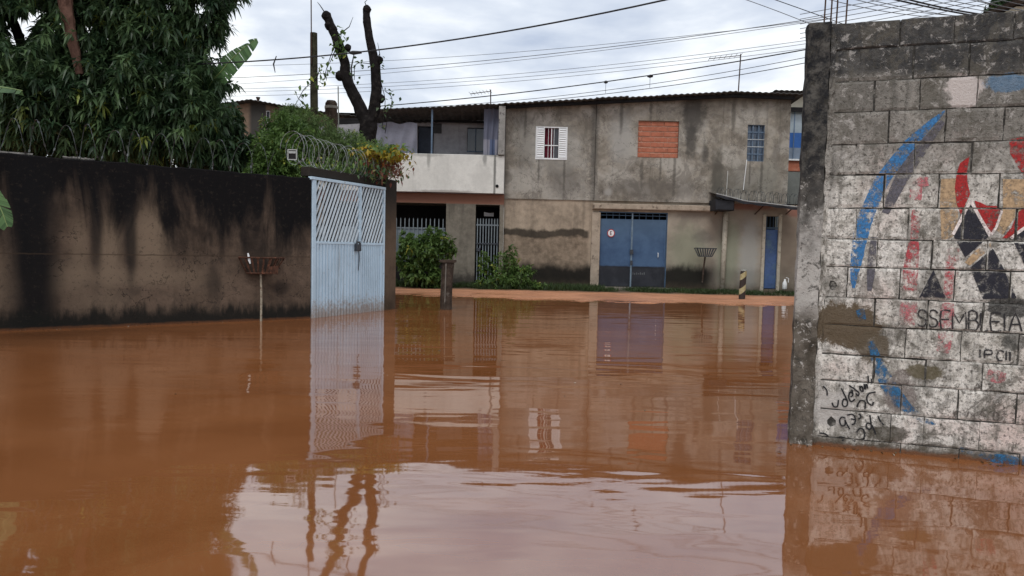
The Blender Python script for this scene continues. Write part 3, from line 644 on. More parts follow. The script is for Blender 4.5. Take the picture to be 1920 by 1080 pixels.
P('lock', MB().box(xm-.05, xm+.05, 20.99, 21.028, 1.15, 1.28), M_LOCK, gdo); P('lock', MB().box(xm-.03, xm+.04, 21.0, 21.028, .82, .95), M_LOCK, gdo)
a, b = H(1234, 478); P('handle', MB().tube([(a, 21.04, b-.08), (a, 21.0, b-.06), (a, 21.0, b+.04), (a, 21.04, b+.06)], .012, 6), M_WHITE, gdo)
mb = MB()
for k in range(7):
    a, b = H(1186+k*3.6, 513); hgt = .07 if k != 3 else .05; mb.box(a, a+.028, 21.05, 21.056, b-hgt/2, b+hgt/2-.02*(k % 2))
P('faded_stencil', mb, plain('faded_stencil_paint', (.10, .105, .11), .7), gdo)
mb = MB(); mb.box(x0-.02, x1+.02, 20.55, 21.2, zg, z0+.02); P('door_step', mb, plain('step_concrete', (.20, .18, .15), .9, .2, .3, 5, bump=.5))
# blue side door
x0, x1, z0, z1 = bd; bdo = P('side_door', MB().bbox(x0+.03, x1-.02, 21.09, 21.13, z0+.02, z0+(z1-z0)*.82, .01), plain('faded_blue_door', (.05, .095, .22), .5, .4, .3, 2, c2=(.08, .14, .20), f2=.5))
P('frame', MB().box(x0, x0+.03, 21.05, 21.14, z0, z1).box(x1-.02, x1, 21.05, 21.14, z0, z1).box(x0+.031, x1-.021, 21.05, 21.14, z0+(z1-z0)*.83, z0+(z1-z0)*.85), M_FRM, bdo)
for k in range(5): q = x0+.05+k*(x1-x0-.09)/4; P('vent_bar', MB().box(q-.006, q+.006, 21.07, 21.09, z0+(z1-z0)*.855, z1-.01), M_FRM, bdo)
M_PALE = plain('pale_lime_plaster', (.42, .38, .31), .9, .15, .2, 6, c2=(.2, .17, .13), f2=.3, bump=.5)
for pa, pb in ((1431, 1437), (1461, 1467)):
    a, t = H(pa, 402); b, _ = H(pb, 402); P('door_jamb', MB().bbox(a, b-.006, 20.97, 21.04, 0, t, .008, .006), M_PALE)
# awning over the side door, with its razor wire
M_TARP = plain('black_awning_sheet', (.016, .017, .022), .6, .3, .4, 8)
aw = thing('door_awning', 'dark sagging sheet awning over the narrow blue door', 'awning', (H(1420, 380)[0], 21, 0))
pts = [H(1343, 366, 20.2), H(1372, 373, 20.2), H(1400, 380, 20.2), H(1430, 383, 20.2), H(1470, 388, 20.2), H(1496, 391, 20.2)]
V = []; nA = 24
tp = smooth_line([(a, 20.2, b) for a, b in pts], 5); nA = len(tp)
for k_, (y_, dz) in enumerate(((20.2, -.04), (20.2, .015), (21.03, .16), (21.03, .12))):
    for q in tp: V.append((q.x, y_+(.02*math.sin(q.x*9) if y_ < 21 else 0), q.z+dz+.015*math.sin(q.x*13+k_)))
for k_ in range(3): 
    pass
mb = MB(); mb.add(V, [(k*nA+i, k*nA+i+1, (k+1)*nA+i+1, (k+1)*nA+i) for k in range(3) for i in range(nA-1)])
part('awning_sheet', mb, M_TARP, aw, world=True)
a0, t0 = H(1345, 372, 20.25); a1, _ = H(1372, 372, 20.25)
mb = MB(); mb.bbox(a0-.03, a1+.1, 20.28, 21.0, H(1345, 394, 20.25)[1], t0-.02, .03, .01); part('side_fascia', mb, M_TARP, aw, world=True)
for pa in (1353, 1430, 1490):
    q, z_ = H(pa, 388, 20.4); mb = MB(); mb.tube([(q, 20.35, z_+.03), (q, 21.03, z_-.18)], .018, 5); part('bracket', mb, M_RUST, aw, world=True)
mb = MB(); pp = [Vector((q.x, 20.19, q.z+.045)) for q in tp]; mb.tube(pp, .014, 5); part('edge_trim', mb, plain('grey_trim', (.33, .34, .34), .5), aw, world=True)
# downpipe / pale post
a, t = H(1360, 398); b, d = H(1353, 540); mb = MB(); mb.tube([(a, 20.93, t+.2), (a-.02, 20.93, (t+d)/2), (b, 20.93, d-.1)], .075, 8, jit=.05); P('downpipe', mb, M_PALE, house, smooth=True)
a, t = H(1362, 340); mb = MB(); mb.tube([(a, 20.9, t+.3), (a-.02, 20.9, t-.6)], .012, 5); P('conduit', mb, plain('conduit', (.45, .45, .43), .6))
a, t = H(1402, 300); mb = MB(); mb.tube([(a-.05, 20.93, t), (a-.12, 20.93, t-.9)], .012, 5); P('conduit', mb, M_WHITE)
# sign on the garage door
sg = thing('garage_sign', 'small round white sign with red rim and letter E on the blue garage door', 'sign', (H(1146, 437)[0], 21.03, H(1146, 437)[1]))
cx, cz = H(1146, 437)
part('sign_plate', MB().disc(cx, cz, 21.036, .125, 24, sx=.92), M_WHITE, sg, world=True)
M_RED = plain('sign_red', (.34, .03, .03), .5, .4, .15, 8, bump=0)
part('red_rim', MB().disc(cx, cz, 21.0345, .125, 24, .098, sx=.92), M_RED, sg, world=True)
part('letter', MB().box(cx-.034, cx-.012, 21.033, 21.0345, cz-.06, cz+.06).box(cx-.011, cx+.036, 21.033, 21.0345, cz+.042, cz+.06).box(cx-.011, cx+.03, 21.033, 21.0345, cz-.009, cz+.009).box(cx-.011, cx+.036, 21.033, 21.0345, cz-.06, cz-.042), plain('sign_ink', (.10, .015, .02), .5, bump=0), sg, world=True)
# ---------------------------------------------------------------- balcony house on the left
XW = H(640, 300)[0]
bh = thing('balcony_house', 'two-storey house with white balcony parapet behind the gate pillar', 'house', ((XW+XA)/2, 21, 0))
def B(name, mb, mat, par=bh, **k): return part(name, mb, mat, par, world=True, top=bh, **k)
g = concrete('white_balcony_paint', (.66, .65, .61), var=.07, streak=.12)
c = g.c
for q in ((928, 330, .035, .9, (.13, .13, .12), .85), (800, 292, .5, .06, (.3, .3, .28), .6), (806, 300, .05, .25, (.25, .25, .23), .7), (910, 300, .06, .2, (.2, .2, .19), .7), (930, 292, .35, .07, (.12, .12, .11), .7), (835, 361, .8, .05, (.25, .22, .2), .7), (905, 340, .3, .4, (.5, .49, .46), .5)):
    c = fspot(g, c, *q)
g.col(c); M_BAL = g.m
xl, zt1 = XW-1.2, H(850, 289, 20.7)[1]; zb1 = H(850, 361.5, 20.7)[1]; xr = H(946, 300, 20.7)[0]
mb = MB(); mb.bbox(xl, xr, 20.7, 20.85, zb1, zt1, .015, .004); B('balcony_parapet', mb, M_BAL)
mb = MB(); mb.box(xl, XA-.01, 21.15, 23.4, zfl-.12, zfl+.02); B('balcony_slab', mb, M_UP)
a, b = H(932, 349, 20.7); B('drain_hole', MB().tube([(a, 20.68, b), (a, 20.72, b)], .05, 8), M_DARK)
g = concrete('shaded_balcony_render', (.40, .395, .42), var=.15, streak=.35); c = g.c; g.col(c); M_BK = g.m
YB = 22.3
d1 = rect(783, 812, 236, 330, YB); d2 = rect(876, 907, 239, 284, YB); bh_e = lambda x: eave(x)-.02
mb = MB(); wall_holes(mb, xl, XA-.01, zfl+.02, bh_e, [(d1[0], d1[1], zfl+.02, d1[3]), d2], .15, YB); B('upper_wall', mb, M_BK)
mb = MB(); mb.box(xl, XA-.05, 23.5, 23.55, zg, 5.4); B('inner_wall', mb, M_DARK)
dr = B('balcony_door', MB().bbox(d1[0]+.02, d1[1]-.02, YB+.1, YB+.14, zfl+.03, d1[3]-.02, .01), plain('dark_blue_door', (.035, .045, .07), .5, .4, .3, 3))
w3 = B('window', MB().box(d2[0], d2[1], YB+.12, YB+.14, d2[2], d2[3]), plain('night_blue_glass', (.02, .028, .045), .12, .6, .3, 3, bump=0))
B('frame', MB().box(d2[0], d2[1], YB-.01, YB+.04, d2[2]-.03, d2[2]+.01).box((d2[0]+d2[1])/2-.015, (d2[0]+d2[1])/2+.015, YB+.06, YB+.1, d2[2]+.012, d2[3]), M_BLUEM, w3)
B('wall_panel', MB().bbox(H(813, 232, YB)[0], H(828, 250, YB)[0], YB-.05, YB-.005, H(813, 250, YB)[1], H(813, 232, YB)[1], .01), plain('dark_panel', (.06, .06, .065), .7))
B('balcony_post', MB().box(H(809, 200, 20.75)[0], H(812, 200, 20.75)[0], 20.74, 20.80, zt1, eave(H(810, 200)[0])), M_BLUEM)
a = H(936, 200, 20.8)[0]; B('corner_column', MB().bbox(a, XA-.012, 20.62, 20.9, zt1+.003, eave(XA)-.03, .01), plain('grey_column_render', (.27, .26, .245), .9, .1, .2, 4, c2=(.10, .09, .09), f2=.3, bump=.4))
B('corner_column', MB().bbox(a+.02, XA-.012, 20.72, 20.9, zb1-.0, zt1, .01), M_BAL) if False else None
# hanging sheet and curtain on the balcony
def cloth(x0, x1, z0, z1, y, amp, fr, mat, name, label, nU=60, nV=16, slant=0.0):
    V = []
    for j in range(nV+1):
        for i in range(nU+1):
            u, v = i/nU, j/nV; x_ = x0+(x1-x0)*u
            yy = y+amp*math.sin(u*fr+1.3*math.sin(v*3+u*2))*(.35+.65*(1-v))+.03*mnoise.noise(Vector((u*4, v*3, 7)))
            V.append((x_, yy, z0+(z1-z0)*v+slant*u*v-.03*math.sin(u*fr*.5)*(v)))
    mb = MB(); mb.add(V, [(j*(nU+1)+i, j*(nU+1)+i+1, (j+1)*(nU+1)+i+1, (j+1)*(nU+1)+i) for j in range(nV) for i in range(nU)])
    return single(name, mb, mat, label, 'cloth', (x0, y, z0), smooth=True)
M_SH = plain('grey_blue_sheet', (.20, .205, .25), .7, .2, .15, 4, bump=.2)
a0, z0_ = H(724, 287, 20.95); a1, z1_ = H(782, 231, 20.95)
cloth(a0-.4, a1, z0_-.1, z1_, 20.97, .045, 26, M_SH, 'hanging_sheet', 'pale grey-blue sheet hung over the left side of the white balcony')
a0, z0_ = H(906, 288, 20.95); a1, z1_ = H(941, 203, 20.95)
g = Nd('striped_curtain', .75, .2); p = g.pos(); x, y, z = g.sep(p); wv_ = g.m_('SINE', g.m_('MULTIPLY', x, 16)); c = g.mix(g.mr(wv_, .1, .6), (.27, .27, .32), (.10, .13, .22)); g.col(g.mix(g.mr(z, 4.45, 4.5), c, (.13, .14, .19)))
cloth(a0, a1, z0_-.03, z1_, 20.98, .03, 22, g.m, 'balcony_curtain', 'tall grey and blue curtain at the right end of the balcony')
# ground floor: openings with grilles
zc0 = H(850, 382)[1]
o1 = (xl+.3, H(837, 400)[0], .05, zc0); o2 = (H(892, 400)[0], H(937, 400)[0], .08, H(900, 384)[1])
g = concrete('damp_brown_render', (.19, .17, .14), var=.22, streak=.6); c = g.mix(g.mr(g.m_('ADD', g.z, g.m_('MULTIPLY', g.B, .6)), .9, .5, 0, .85), g.c, (.05, .045, .04)); c = g.mix(g.mr(g.z, zc0-.02, zc0+.02), c, (.24, .12, .085)); g.col(c); M_GF = g.m
mb = MB(); wall_holes(mb, xl, XA, zg, lambda x: zb1-.003, [o1, o2], .2, 20.92, 20); mb.add([(xl, 20.7, zb1), (xr, 20.7, zb1), (xr, 20.92, zb1), (xl, 20.92, zb1)], [(0, 3, 2, 1)]); B('lower_wall', mb, M_GF)
M_GRL = plain('grey_gate_paint', (.17, .205, .235), .5, .4, .2, 8); M_GRL2 = plain('pale_gate_paint', (.17, .20, .22), .5, .4, .2, 8)
ztop_g = H(800, 412)[1]; zmid_g = H(800, 428)[1]; zlow_g = H(800, 492)[1]
gt = thing('driveway_gate', 'grey slatted driveway gate under the white balcony, half behind the bush', 'gate', ((o1[0]+o1[1])/2, 20.98, 0), group=None)
def gate_bars(th, x0, x1, z0, z1, zsol, pitch, w, mat, y=20.98):
    n = int((x1-x0)/pitch)
    for i in range(n):
        a = x0+(i+.5)*(x1-x0)/n
        mb = MB(); mb.box(a-w/2, a+w/2, y, y+.02, z0, z1); mb.add([(a-w/2, y, z1), (a+w/2, y, z1), (a+w/2, y+.02, z1), (a-w/2, y+.02, z1), (a, y+.01, z1+.05)], [(0, 1, 4), (1, 2, 4), (2, 3, 4), (3, 0, 4)])
        part('gate_bar', mb, mat, th, world=True)
    part('rail', MB().box(x0, x1, y+.022, y+.045, zsol-.02, zsol+.02).box(x0, x1, y+.022, y+.045, z0+.1, z0+.14), mat, th, world=True)
gate_bars(gt, max(o1[0], H(700, 400)[0]), o1[1]-.03, zlow_g, ztop_g, zmid_g, .125, .026, M_GRL2)
part('back_sheet', MB().box(o1[0], o1[1]-.03, 21.03, 21.04, zlow_g, zmid_g), M_GRL, gt, world=True)
part('kick_plate', MB().box(o1[0], o1[1]-.03, 20.97, 20.979, .08, zlow_g), M_DARK, gt, world=True)
g2_ = thing('entrance_gate', 'narrow grey barred gate in the doorway beside the tan wall', 'gate', ((o2[0]+o2[1])/2, 20.98, 0))
gate_bars(g2_, o2[0]+.02, o2[1]-.02, o2[2]+.02, H(915, 412)[1], H(915, 422)[1], .085, .028, M_GRL2)
part('rail', MB().box(o2[0]+.02, o2[1]-.02, 20.95, 20.975, H(915, 457)[1]-.02, H(915, 457)[1]+.02), M_LOCK, g2_, world=True)
part('lock_box', MB().box(o2[0]+.04, o2[0]+.16, 20.93, 20.975, H(900, 468)[1]-.05, H(900, 468)[1]+.05), M_LOCK, g2_, world=True)
# pale panel added to stand in for a bright opening behind the entrance gate
cloth(H(908, 405, 21.9)[0], H(926, 405, 21.9)[0], H(910, 406, 21.9)[1], H(910, 398, 21.9)[1], 21.7, .01, 5, M_WHITE, 'bright_gap_panel', 'small pale panel standing in for a bright opening inside the dark entrance doorway', nU=12, nV=4)
# ---------------------------------------------------------------- brown house far left
fx0, fx1 = H(405, 230, 27)[0], H(700, 230, 27)[0]
fh = thing('brown_house', 'brown house with a dark low roof behind the yard shrubs at left', 'house', ((fx0+fx1)/2, 27, 0))
def FH(name, mb, mat, par=fh, **k): return part(name, mb, mat, par, world=True, top=fh, **k)
def froof(x):
    K = [H(a, b, 27) for a, b in ((400, 203), (475, 192), (545, 205), (640, 219), (735, 234))]
    return float(np.interp(x, [k[0] for k in K], [k[1] for k in K]))
g = concrete('brown_house_render', (.23, .165, .12), var=.15, streak=.3)
X1, X2 = H(468, 230, 27)[0], H(499, 230, 27)[0]
c = g.mix(g.m_('MULTIPLY', g.mr(g.x, X1-.1, X1+.1), g.mr(g.x, X2+.04, X2-.04)), g.c, (.055, .052, .048)); c = g.mix(g.m_('MULTIPLY', g.mr(g.x, X2-.02, X2+.02), .7), c, (.14, .105, .075)); g.col(c)
wf = rect(499, 506, 208, 250, 27); w4 = rect(643, 667, 264, 284, 27)
mb = MB(); wall_holes(mb, fx0, fx1+3, -.05, froof, [wf, w4], .12, 27, 24); mb.add([(fx0, 27, -.05), (fx0, 33, -.05), (fx0, 33, 5.5), (fx0, 27, froof(fx0))], [(0, 1, 2, 3)]); FH('wall', mb, g.m)
for w_ in (wf, w4):
    wn_ = FH('window', MB().box(w_[0], w_[1], 27.1, 27.12, w_[2], w_[3]), M_GLASSD if w_ is wf else plain('pale_window_glass', (.30, .36, .40), .2, .5, .3, 4, bump=0))
    n_ = 1 if w_ is wf else 3
    for k in range(n_+1):
        q = w_[0]+(w_[1]-w_[0])*k/n_; FH('window_bar', MB().box(q-.02, q+.02, 27.02, 27.05, w_[2], w_[3]), M_WHITE, wn_)
    for k in range(3):
        q = w_[2]+(w_[3]-w_[2])*k/2; FH('window_bar', MB().box(w_[0], w_[1], 27.0, 27.018, q-.02, q+.02), M_WHITE, wn_)
roofs(fx0-.4, fx1+3, froof, fh, fh, 1.1, 26.6, 33.5, -.6)
a, b = H(475, 185, 27); FH('roof_vent', MB().tube([(a, 27.5, b-.15), (a, 27.5, b+.05), (a, 27.5, b+.16)], [.05, .05, .09], 8), M_RUST)
# ---------------------------------------------------------------- house glimpsed between the grey house and the block wall
nh = thing('gap_house', 'beige house with a blue and white window strip glimpsed beside the block wall', 'house', (H(1500, 300, 24)[0], 24, 0))
def NH(name, mb, mat, par=nh, **k): return part(name, mb, mat, par, world=True, top=nh, **k)
a, t = H(1462, 178, 24); b = a+4; zz1 = H(1500, 204, 24)[1]; zz2 = H(1500, 299, 24)[1]; zz3 = H(1500, 308, 24)[1]
NH('upper_band', MB().bbox(a, b, 24, 24.3, zz1, t+.05, .01), plain('cream_wall_paint', (.47, .44, .36), .85, .2, .12, 3)); NH('wall', MB().bbox(a, b, 24, 24.3, -.05, zz3-.25, .01), plain('green_grey_render', (.17, .18, .17), .9, .1, .15, 3))
NH('brick_course', MB().bbox(a, b, 23.98, 24.28, zz3-.247, zz2-.053, .01), M_BRICK); NH('window_sill', MB().box(a, b, 23.9, 24.2, zz2-.05, zz2), M_WHITE)
wg = NH('window', MB().box(a, b, 24.2, 24.22, zz2+.003, zz1-.003), plain('pale_glass', (.36, .42, .46), .1, .6, .1, 3, bump=0))
zb_ = H(1500, 248, 24)[1]; zc3 = H(1500, 276, 24)[1]
NH('blue_panel', MB().box(a, b, 24.12, 24.14, zc3, zb_), plain('bright_blue_panel', (.025, .10, .32), .5, .4, .15, 3), wg)
NH('grey_panel', MB().box(a, b, 24.12, 24.14, zz2+.003, zc3-.003), plain('lower_grey_panel', (.16, .20, .26), .5, .4, .15, 3), wg)
for k in range(9): q = a+.15+k*.42; NH('window_bar', MB().box(q-.012, q+.012, 24.05, 24.08, zz2+.003, zz1-.003), M_BLUEM, wg)
NH('dark_lintel', MB().box(a, b, 23.95, 23.99, zz1-.1, zz1+.04), M_DARK)
roofs(a-.3, b, lambda x: t+.02, nh, nh, 1.0, 23.6, 28, -.3)
# roof of the balcony house
roofs(H(722, 210)[0]-.6, XA-.12, lambda x: eave(x)-.01, bh, bh, .95, 20.6, 27.5, -.5)
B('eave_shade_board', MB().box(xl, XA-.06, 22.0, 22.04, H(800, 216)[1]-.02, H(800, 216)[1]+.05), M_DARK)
# ---------------------------------------------------------------- foliage
def leaf_mat(name, c0, c1, c2=None, tr=.35, rough=.45, patch=.6):
    g = Nd(name, rough, .35); at = g.n('ShaderNodeAttribute', attribute_name='tint').outputs['Fac']
    c = g.mix(at, c0, c1)
    if c2: c = g.mix(g.mr(at, .86, .97), c, c2)
    n = g.noise(g.pos(), 1.1, 3, .6); c = g.mix(g.mr(n, .35, .65, 0, patch), c, tuple(v*.55 for v in c0)); g.col(c)
    t_ = g.n('ShaderNodeBsdfTranslucent'); g.put(c, t_.inputs[0]); mxs = g.n('ShaderNodeMixShader'); mxs.inputs[0].default_value = tr
    g.t.links.new(g.b.outputs[0], mxs.inputs[1]); g.t.links.new(t_.outputs[0], mxs.inputs[2]); g.t.links.new(mxs.outputs[0], g.out.inputs[0])
    return g.m
def nrm(a): return a/np.maximum(np.linalg.norm(a, axis=1, keepdims=True), 1e-6)
def leaves(P_, D, L, Wd, droop=.25, crease=.15):
    """n leaves: five vertices and four triangles each."""
    n = len(P_); D = nrm(D); up = np.tile([0, 0, 1.0], (n, 1))+RNG.normal(0, .35, (n, 3)); S_ = nrm(np.cross(D, up)); N = nrm(np.cross(S_, D))
    L = np.broadcast_to(L, n)[:, None]; Wd = np.broadcast_to(Wd, n)[:, None]; dz = np.zeros((n, 3)); dz[:, 2] = -1
    mid = P_+D*L*.45+dz*L*droop*.25; tip = P_+D*L+dz*L*droop
    l = mid+S_*Wd*.5+N*Wd*crease; r = mid-S_*Wd*.5+N*Wd*crease
    V = np.stack([P_, l, mid, r, tip], 1).reshape(-1, 3); b = np.arange(n)[:, None]*5
    Fq = np.concatenate([b+[0, 2, 1], b+[0, 3, 2], b+[1, 2, 4], b+[2, 3, 4]], 1).reshape(-1, 3)
    return V, Fq
def leaf_obj(name, V, Fq, tint, mat, parent=None, kind=None, loc=None):
    if parent is not None: V = V-np.array(tM(parent).translation) if parent.type == 'EMPTY' and parent.rotation_euler.z == 0 else V
    elif loc is not None: V = V-np.array(loc)
    me = mesh_np(name, V, Fq); a = me.attributes.new('tint', 'FLOAT', 'FACE'); a.data.foreach_set('value', np.repeat(tint, 4).astype('f'))
    o = ob(name, me, mat, parent, kind=kind)
    if loc is not None: o.location = loc
    return o
def rosettes(Cn, G_, k, L, Wd, spread=.9, down=.5, droop=.3):
    n = len(Cn); G_ = nrm(G_); P_ = np.repeat(Cn, k, 0)+RNG.normal(0, .015, (n*k, 3)); R_ = nrm(RNG.normal(0, 1, (n*k, 3)))
    D = np.repeat(G_, k, 0)*.55+R_*spread; D[:, 2] -= down
    V, Fq = leaves(P_, D, L*RNG.uniform(.65, 1.2, n*k), Wd*RNG.uniform(.75, 1.2, n*k), droop)
    base = np.repeat(RNG.beta(1.6, 2.6, n), k)*.85+RNG.uniform(-.1, .13, n*k)
    fresh = np.repeat(RNG.random(n) < .025, k); t = np.where(fresh, .98, np.clip(base, 0, .85)); return V, Fq, t
def lobes_points(lobes, n, shell=.62):
    w = np.array([l[3]*l[4]*l[5] for l in lobes])**.67; w /= w.sum(); ks = RNG.multinomial(n, w); C_, G_ = [], []
    for l, k in zip(lobes, ks):
        u = nrm(RNG.normal(0, 1, (k, 3))); r = RNG.uniform(shell**3, 1.0, k)**(1/3)*(1+RNG.normal(0, .07, k))
        C_.append(np.array(l[:3])+u*r[:, None]*np.array(l[3:6])); G_.append(u)
    return np.concatenate(C_), np.concatenate(G_)
M_BARK = plain('dark_bark', (.014, .012, .012), .95, .05, .4, 8, c2=(.035, .03, .026), f2=.35, bump=1.0)
M_BARKR = plain('reddish_bark', (.11, .06, .045), .95, .1, .4, 6, bump=.8)
# --- big mango tree behind the wall
M_MANGO = leaf_mat('mango_leaves', (.028, .062, .030), (.19, .29, .12), (.32, .38, .08), .38, .38, .75)
YM = 13.0
def W_(px, py, Y): p = onY(px, py, Y); return (p.x, p.y, p.z)
mt = thing('mango_tree', 'huge dense dark green mango tree hanging over the long black wall', 'tree', (W_(170, 300, YM+.8)[0], YM+.8, .1))
mb = MB(); b0 = Vector(mt.location); tr_ = [b0+Vector((0, 0, -.3)), b0+Vector((.05, 0, 1.2)), b0+Vector((-.1, -.1, 2.4)), b0+Vector((-.3, -.1, 4.0)), b0+Vector((-.2, 0, 5.8))]
mb.tube(smooth_line(tr_, 4), [.30-.012*i for i in range(17)], 12, jit=.08); part('trunk', mb, M_BARK, mt, world=True)
for q in (((120, -20), (128, 40), (140, 95), (150, 140)), ((150, 200), (240, 120), (330, 20), (380, -60)), ((150, 220), (60, 120), (20, 30), (-20, -60)), ((160, 230), (280, 210), (360, 200), (410, 190))):
    mb = MB(); ys = [YM-.9]*4 if q[0][0] == 120 else [YM+.8, YM+.5, YM+.3, YM+.2]
    mb.tube(smooth_line([W_(a, b, y_) for (a, b), y_ in zip(q, ys)], 5), [.12-.004*i for i in range(16)], 9, jit=.1); part('limb', mb, M_BARKR if q[0][0] == 120 else M_BARK, mt, world=True)
def lobe(px, py, rpx, rpy, Y, ry=None):
    p = W_(px, py, Y); s = Y/F_PX; return (p[0], p[1], p[2], rpx*s, (ry or rpx*s*.8), rpy*s)
lob = [lobe(150, 60, 190, 130, 13.4), lobe(-60, 120, 200, 160, 12.4, 1.5), lobe(300, 70, 110, 120, 13.2), lobe(250, 190, 140, 105, 12.8), lobe(90, 200, 150, 85, 12.5), lobe(345, 215, 85, 80, 12.6), lobe(390, 150, 42, 70, 13.0, .5),
       lobe(395, 255, 60, 50, 12.9), lobe(420, 280, 45, 38, 12.8), lobe(320, -60, 130, 100, 13.6), lobe(120, -120, 260, 150, 13.8, 2), lobe(350, -180, 90, 80, 13.8), lobe(385, 30, 42, 60, 13.2, .5), lobe(-250, 60, 220, 220, 12.4, 2), lobe(180, 265, 200, 40, 12.6, .9), lobe(60, 300, 150, 30, 13.6, .6), lobe(330, 300, 140, 30, 13.6, .6)]
Cn, G_ = lobes_points(lob, 12500, .5)
# gaps where sky shows
pj = Cn-np.array(CAM); pxx = 960+F_PX*pj[:, 0]/pj[:, 1]; zz_ = Cn[:, 2]
keep = np.ones(len(Cn), bool)
for (gx_, gy_, r_) in ((38, 45, 26), (-40, 10, 30), (318, 8, 12), (372, 8, 14), (400, 95, 16), (345, 20, 9), (420, 185, 12), (65, 20, 12), (30, 70, 14)):
    g3 = np.array(W_(gx_, gy_, 13.0)); dd = Cn-g3; dr_ = np.array(ray(gx_, gy_)); dr_ /= np.linalg.norm(dr_); dd = dd-np.outer(dd@dr_, dr_); keep &= np.linalg.norm(dd, axis=1) > r_*.01
keep &= np.array([(LW.I @ Vector(c)).y > .18 for c in Cn]); Cn, G_ = Cn[keep], G_[keep]
V, Fq, t = rosettes(Cn, G_, 10, .20, .050, 1.05, .3, .5)
leaf_obj('crown', V, Fq, t, M_MANGO, mt, kind='stuff')
# --- other crowns
def bush(name, label, cat, base, lobs, n, L, Wd, mat, k=6, down=.2, spread=1.1, stems=7, group=None, shell=.3, droop=.3, kind='stuff', sr=.012):
    t_ = thing(name, label, cat, base, group=group); Cn, G_ = lobes_points(lobs, n, shell); V, Fq, tt = rosettes(Cn, G_, k, L, Wd, spread, down, droop)
    leaf_obj('crown' if cat == 'tree' else 'foliage', V, Fq, tt, mat, t_, kind=kind)
    mb = MB()
    for i in range(stems):
        l = lobs[i % len(lobs)]; e_ = Vector(l[:3])+Vector([random.uniform(-.6, .6)*l[3+j] for j in range(3)]); b_ = Vector(base)+Vector((random.uniform(-.12, .12), random.uniform(-.12, .12), -.05))
        mb.tube([b_, b_.lerp(e_, .5)+Vector((random.uniform(-.08, .08), 0, .06)), e_], [sr*1.6, sr, sr*.5], 6)
    part('stem', mb, M_BARK, t_, world=True); return t_
M_LIGHT = leaf_mat('light_green_leaves', (.065, .125, .032), (.22, .34, .09), (.40, .42, .08), .45, .5, .4)
M_MID = leaf_mat('mid_green_leaves', (.040, .085, .035), (.13, .21, .08), (.25, .28, .08), .4)
M_FERN = leaf_mat('feathery_leaves', (.10, .16, .055), (.27, .37, .13), (.42, .40, .16), .5, .6, .4)
bush('yard_shrub', 'bright green shrub rising behind the wall just left of the gate', 'shrub', W_(520, 420, 12.9)[:2]+(.1,), [lobe(515, 290, 48, 45, 12.9), lobe(555, 270, 45, 42, 13.3), lobe(495, 325, 35, 30, 12.7), lobe(545, 325, 45, 40, 12.9), lobe(530, 245, 42, 34, 13.4)], 1900, .10, .038, M_LIGHT, down=.1)
bush('feathery_shrub', 'feathery green shrub in the yard around the tall wooden pole', 'shrub', W_(590, 420, 14.6)[:2]+(.1,), [lobe(575, 250, 62, 40, 14.6), lobe(640, 285, 60, 40, 14.4), lobe(590, 300, 80, 45, 14.4), lobe(545, 225, 28, 28, 14.8), lobe(690, 300, 50, 38, 14.2), lobe(555, 222, 30, 24, 14.7), lobe(660, 275, 30, 30, 14.4)], 4600, .085, .020, M_FERN, k=7, down=.05, spread=1.3)
bush('corner_shrub', 'mid green shrub between the mango tree and the brown house', 'shrub', W_(450, 420, 13.6)[:2]+(.1,), [lobe(440, 285, 38, 40, 13.6), lobe(425, 235, 28, 40, 13.8), lobe(465, 305, 26, 25, 13.5)], 700, .13, .06, M_MID, down=.25)
bush('rubble_bush', 'rounded bright green bush on the bank in front of the grey driveway gate', 'bush', W_(800, 535, 19.6)[:2]+(.03,), [lobe(795, 470, 42, 30, 19.6), lobe(820, 455, 28, 22, 19.6), lobe(790, 510, 38, 28, 19.6), lobe(770, 460, 20, 22, 19.6), lobe(815, 515, 28, 24, 19.6), lobe(842, 470, 14, 12, 19.6), lobe(762, 445, 12, 14, 19.7), lobe(810, 436, 16, 9, 19.6), lobe(750, 490, 12, 16, 19.6)], 800, .14, .075, M_LIGHT, down=.15, stems=12)
bush('tall_weeds', 'dark green leafy weeds growing beside the narrow barred entrance gate', 'weeds', W_(940, 540, 20.0)[:2]+(.03,), [lobe(915, 515, 22, 25, 20.0, .3), lobe(945, 500, 26, 26, 20.1, .3), lobe(970, 520, 30, 22, 20.0, .35), lobe(935, 530, 40, 14, 19.8, .3), lobe(995, 535, 20, 9, 19.9, .3), lobe(905, 485, 12, 14, 20, .2), lobe(958, 478, 10, 16, 20, .2), lobe(985, 505, 16, 10, 20, .2), lobe(1015, 540, 16, 6, 19.9, .2)], 470, .13, .055, M_LIGHT, down=-.1, stems=12)
# grass verge along the house fronts
def blades(n, fx, H0, mat, name):
    X = RNG.uniform(fx[0], fx[1], n); Y = RNG.uniform(19.55, 20.75, n); cl = np.array([fbm(a, b*1.3, 1.4) for a, b in zip(X, Y)]); kk = cl > -.12+RNG.uniform(-.1, .25, n); X, Y, cl = X[kk], Y[kk], cl[kk]
    Z = np.array([ground_h(a, b) for a, b in zip(X, Y)])-.01; D = np.stack([RNG.normal(0, .45, len(X)), RNG.normal(0, .35, len(X)), np.ones(len(X))], 1)
    V, Fq = leaves(np.stack([X, Y, Z], 1), D, H0*RNG.uniform(.4, 1.3, len(X))*np.where(X < H(1125, 500)[0], 1.45, 1.0), .016, .25); leaf_obj(name, V, Fq, RNG.uniform(0, .85, len(X)), mat, kind='stuff')
M_GRASS = leaf_mat('grass_blades', (.028, .05, .018), (.075, .115, .035), (.16, .15, .06), .3, .6, .4)
blades(26000, (H(745, 540)[0], H(1500, 540)[0]+.5), .17, M_GRASS, 'verge_grass')
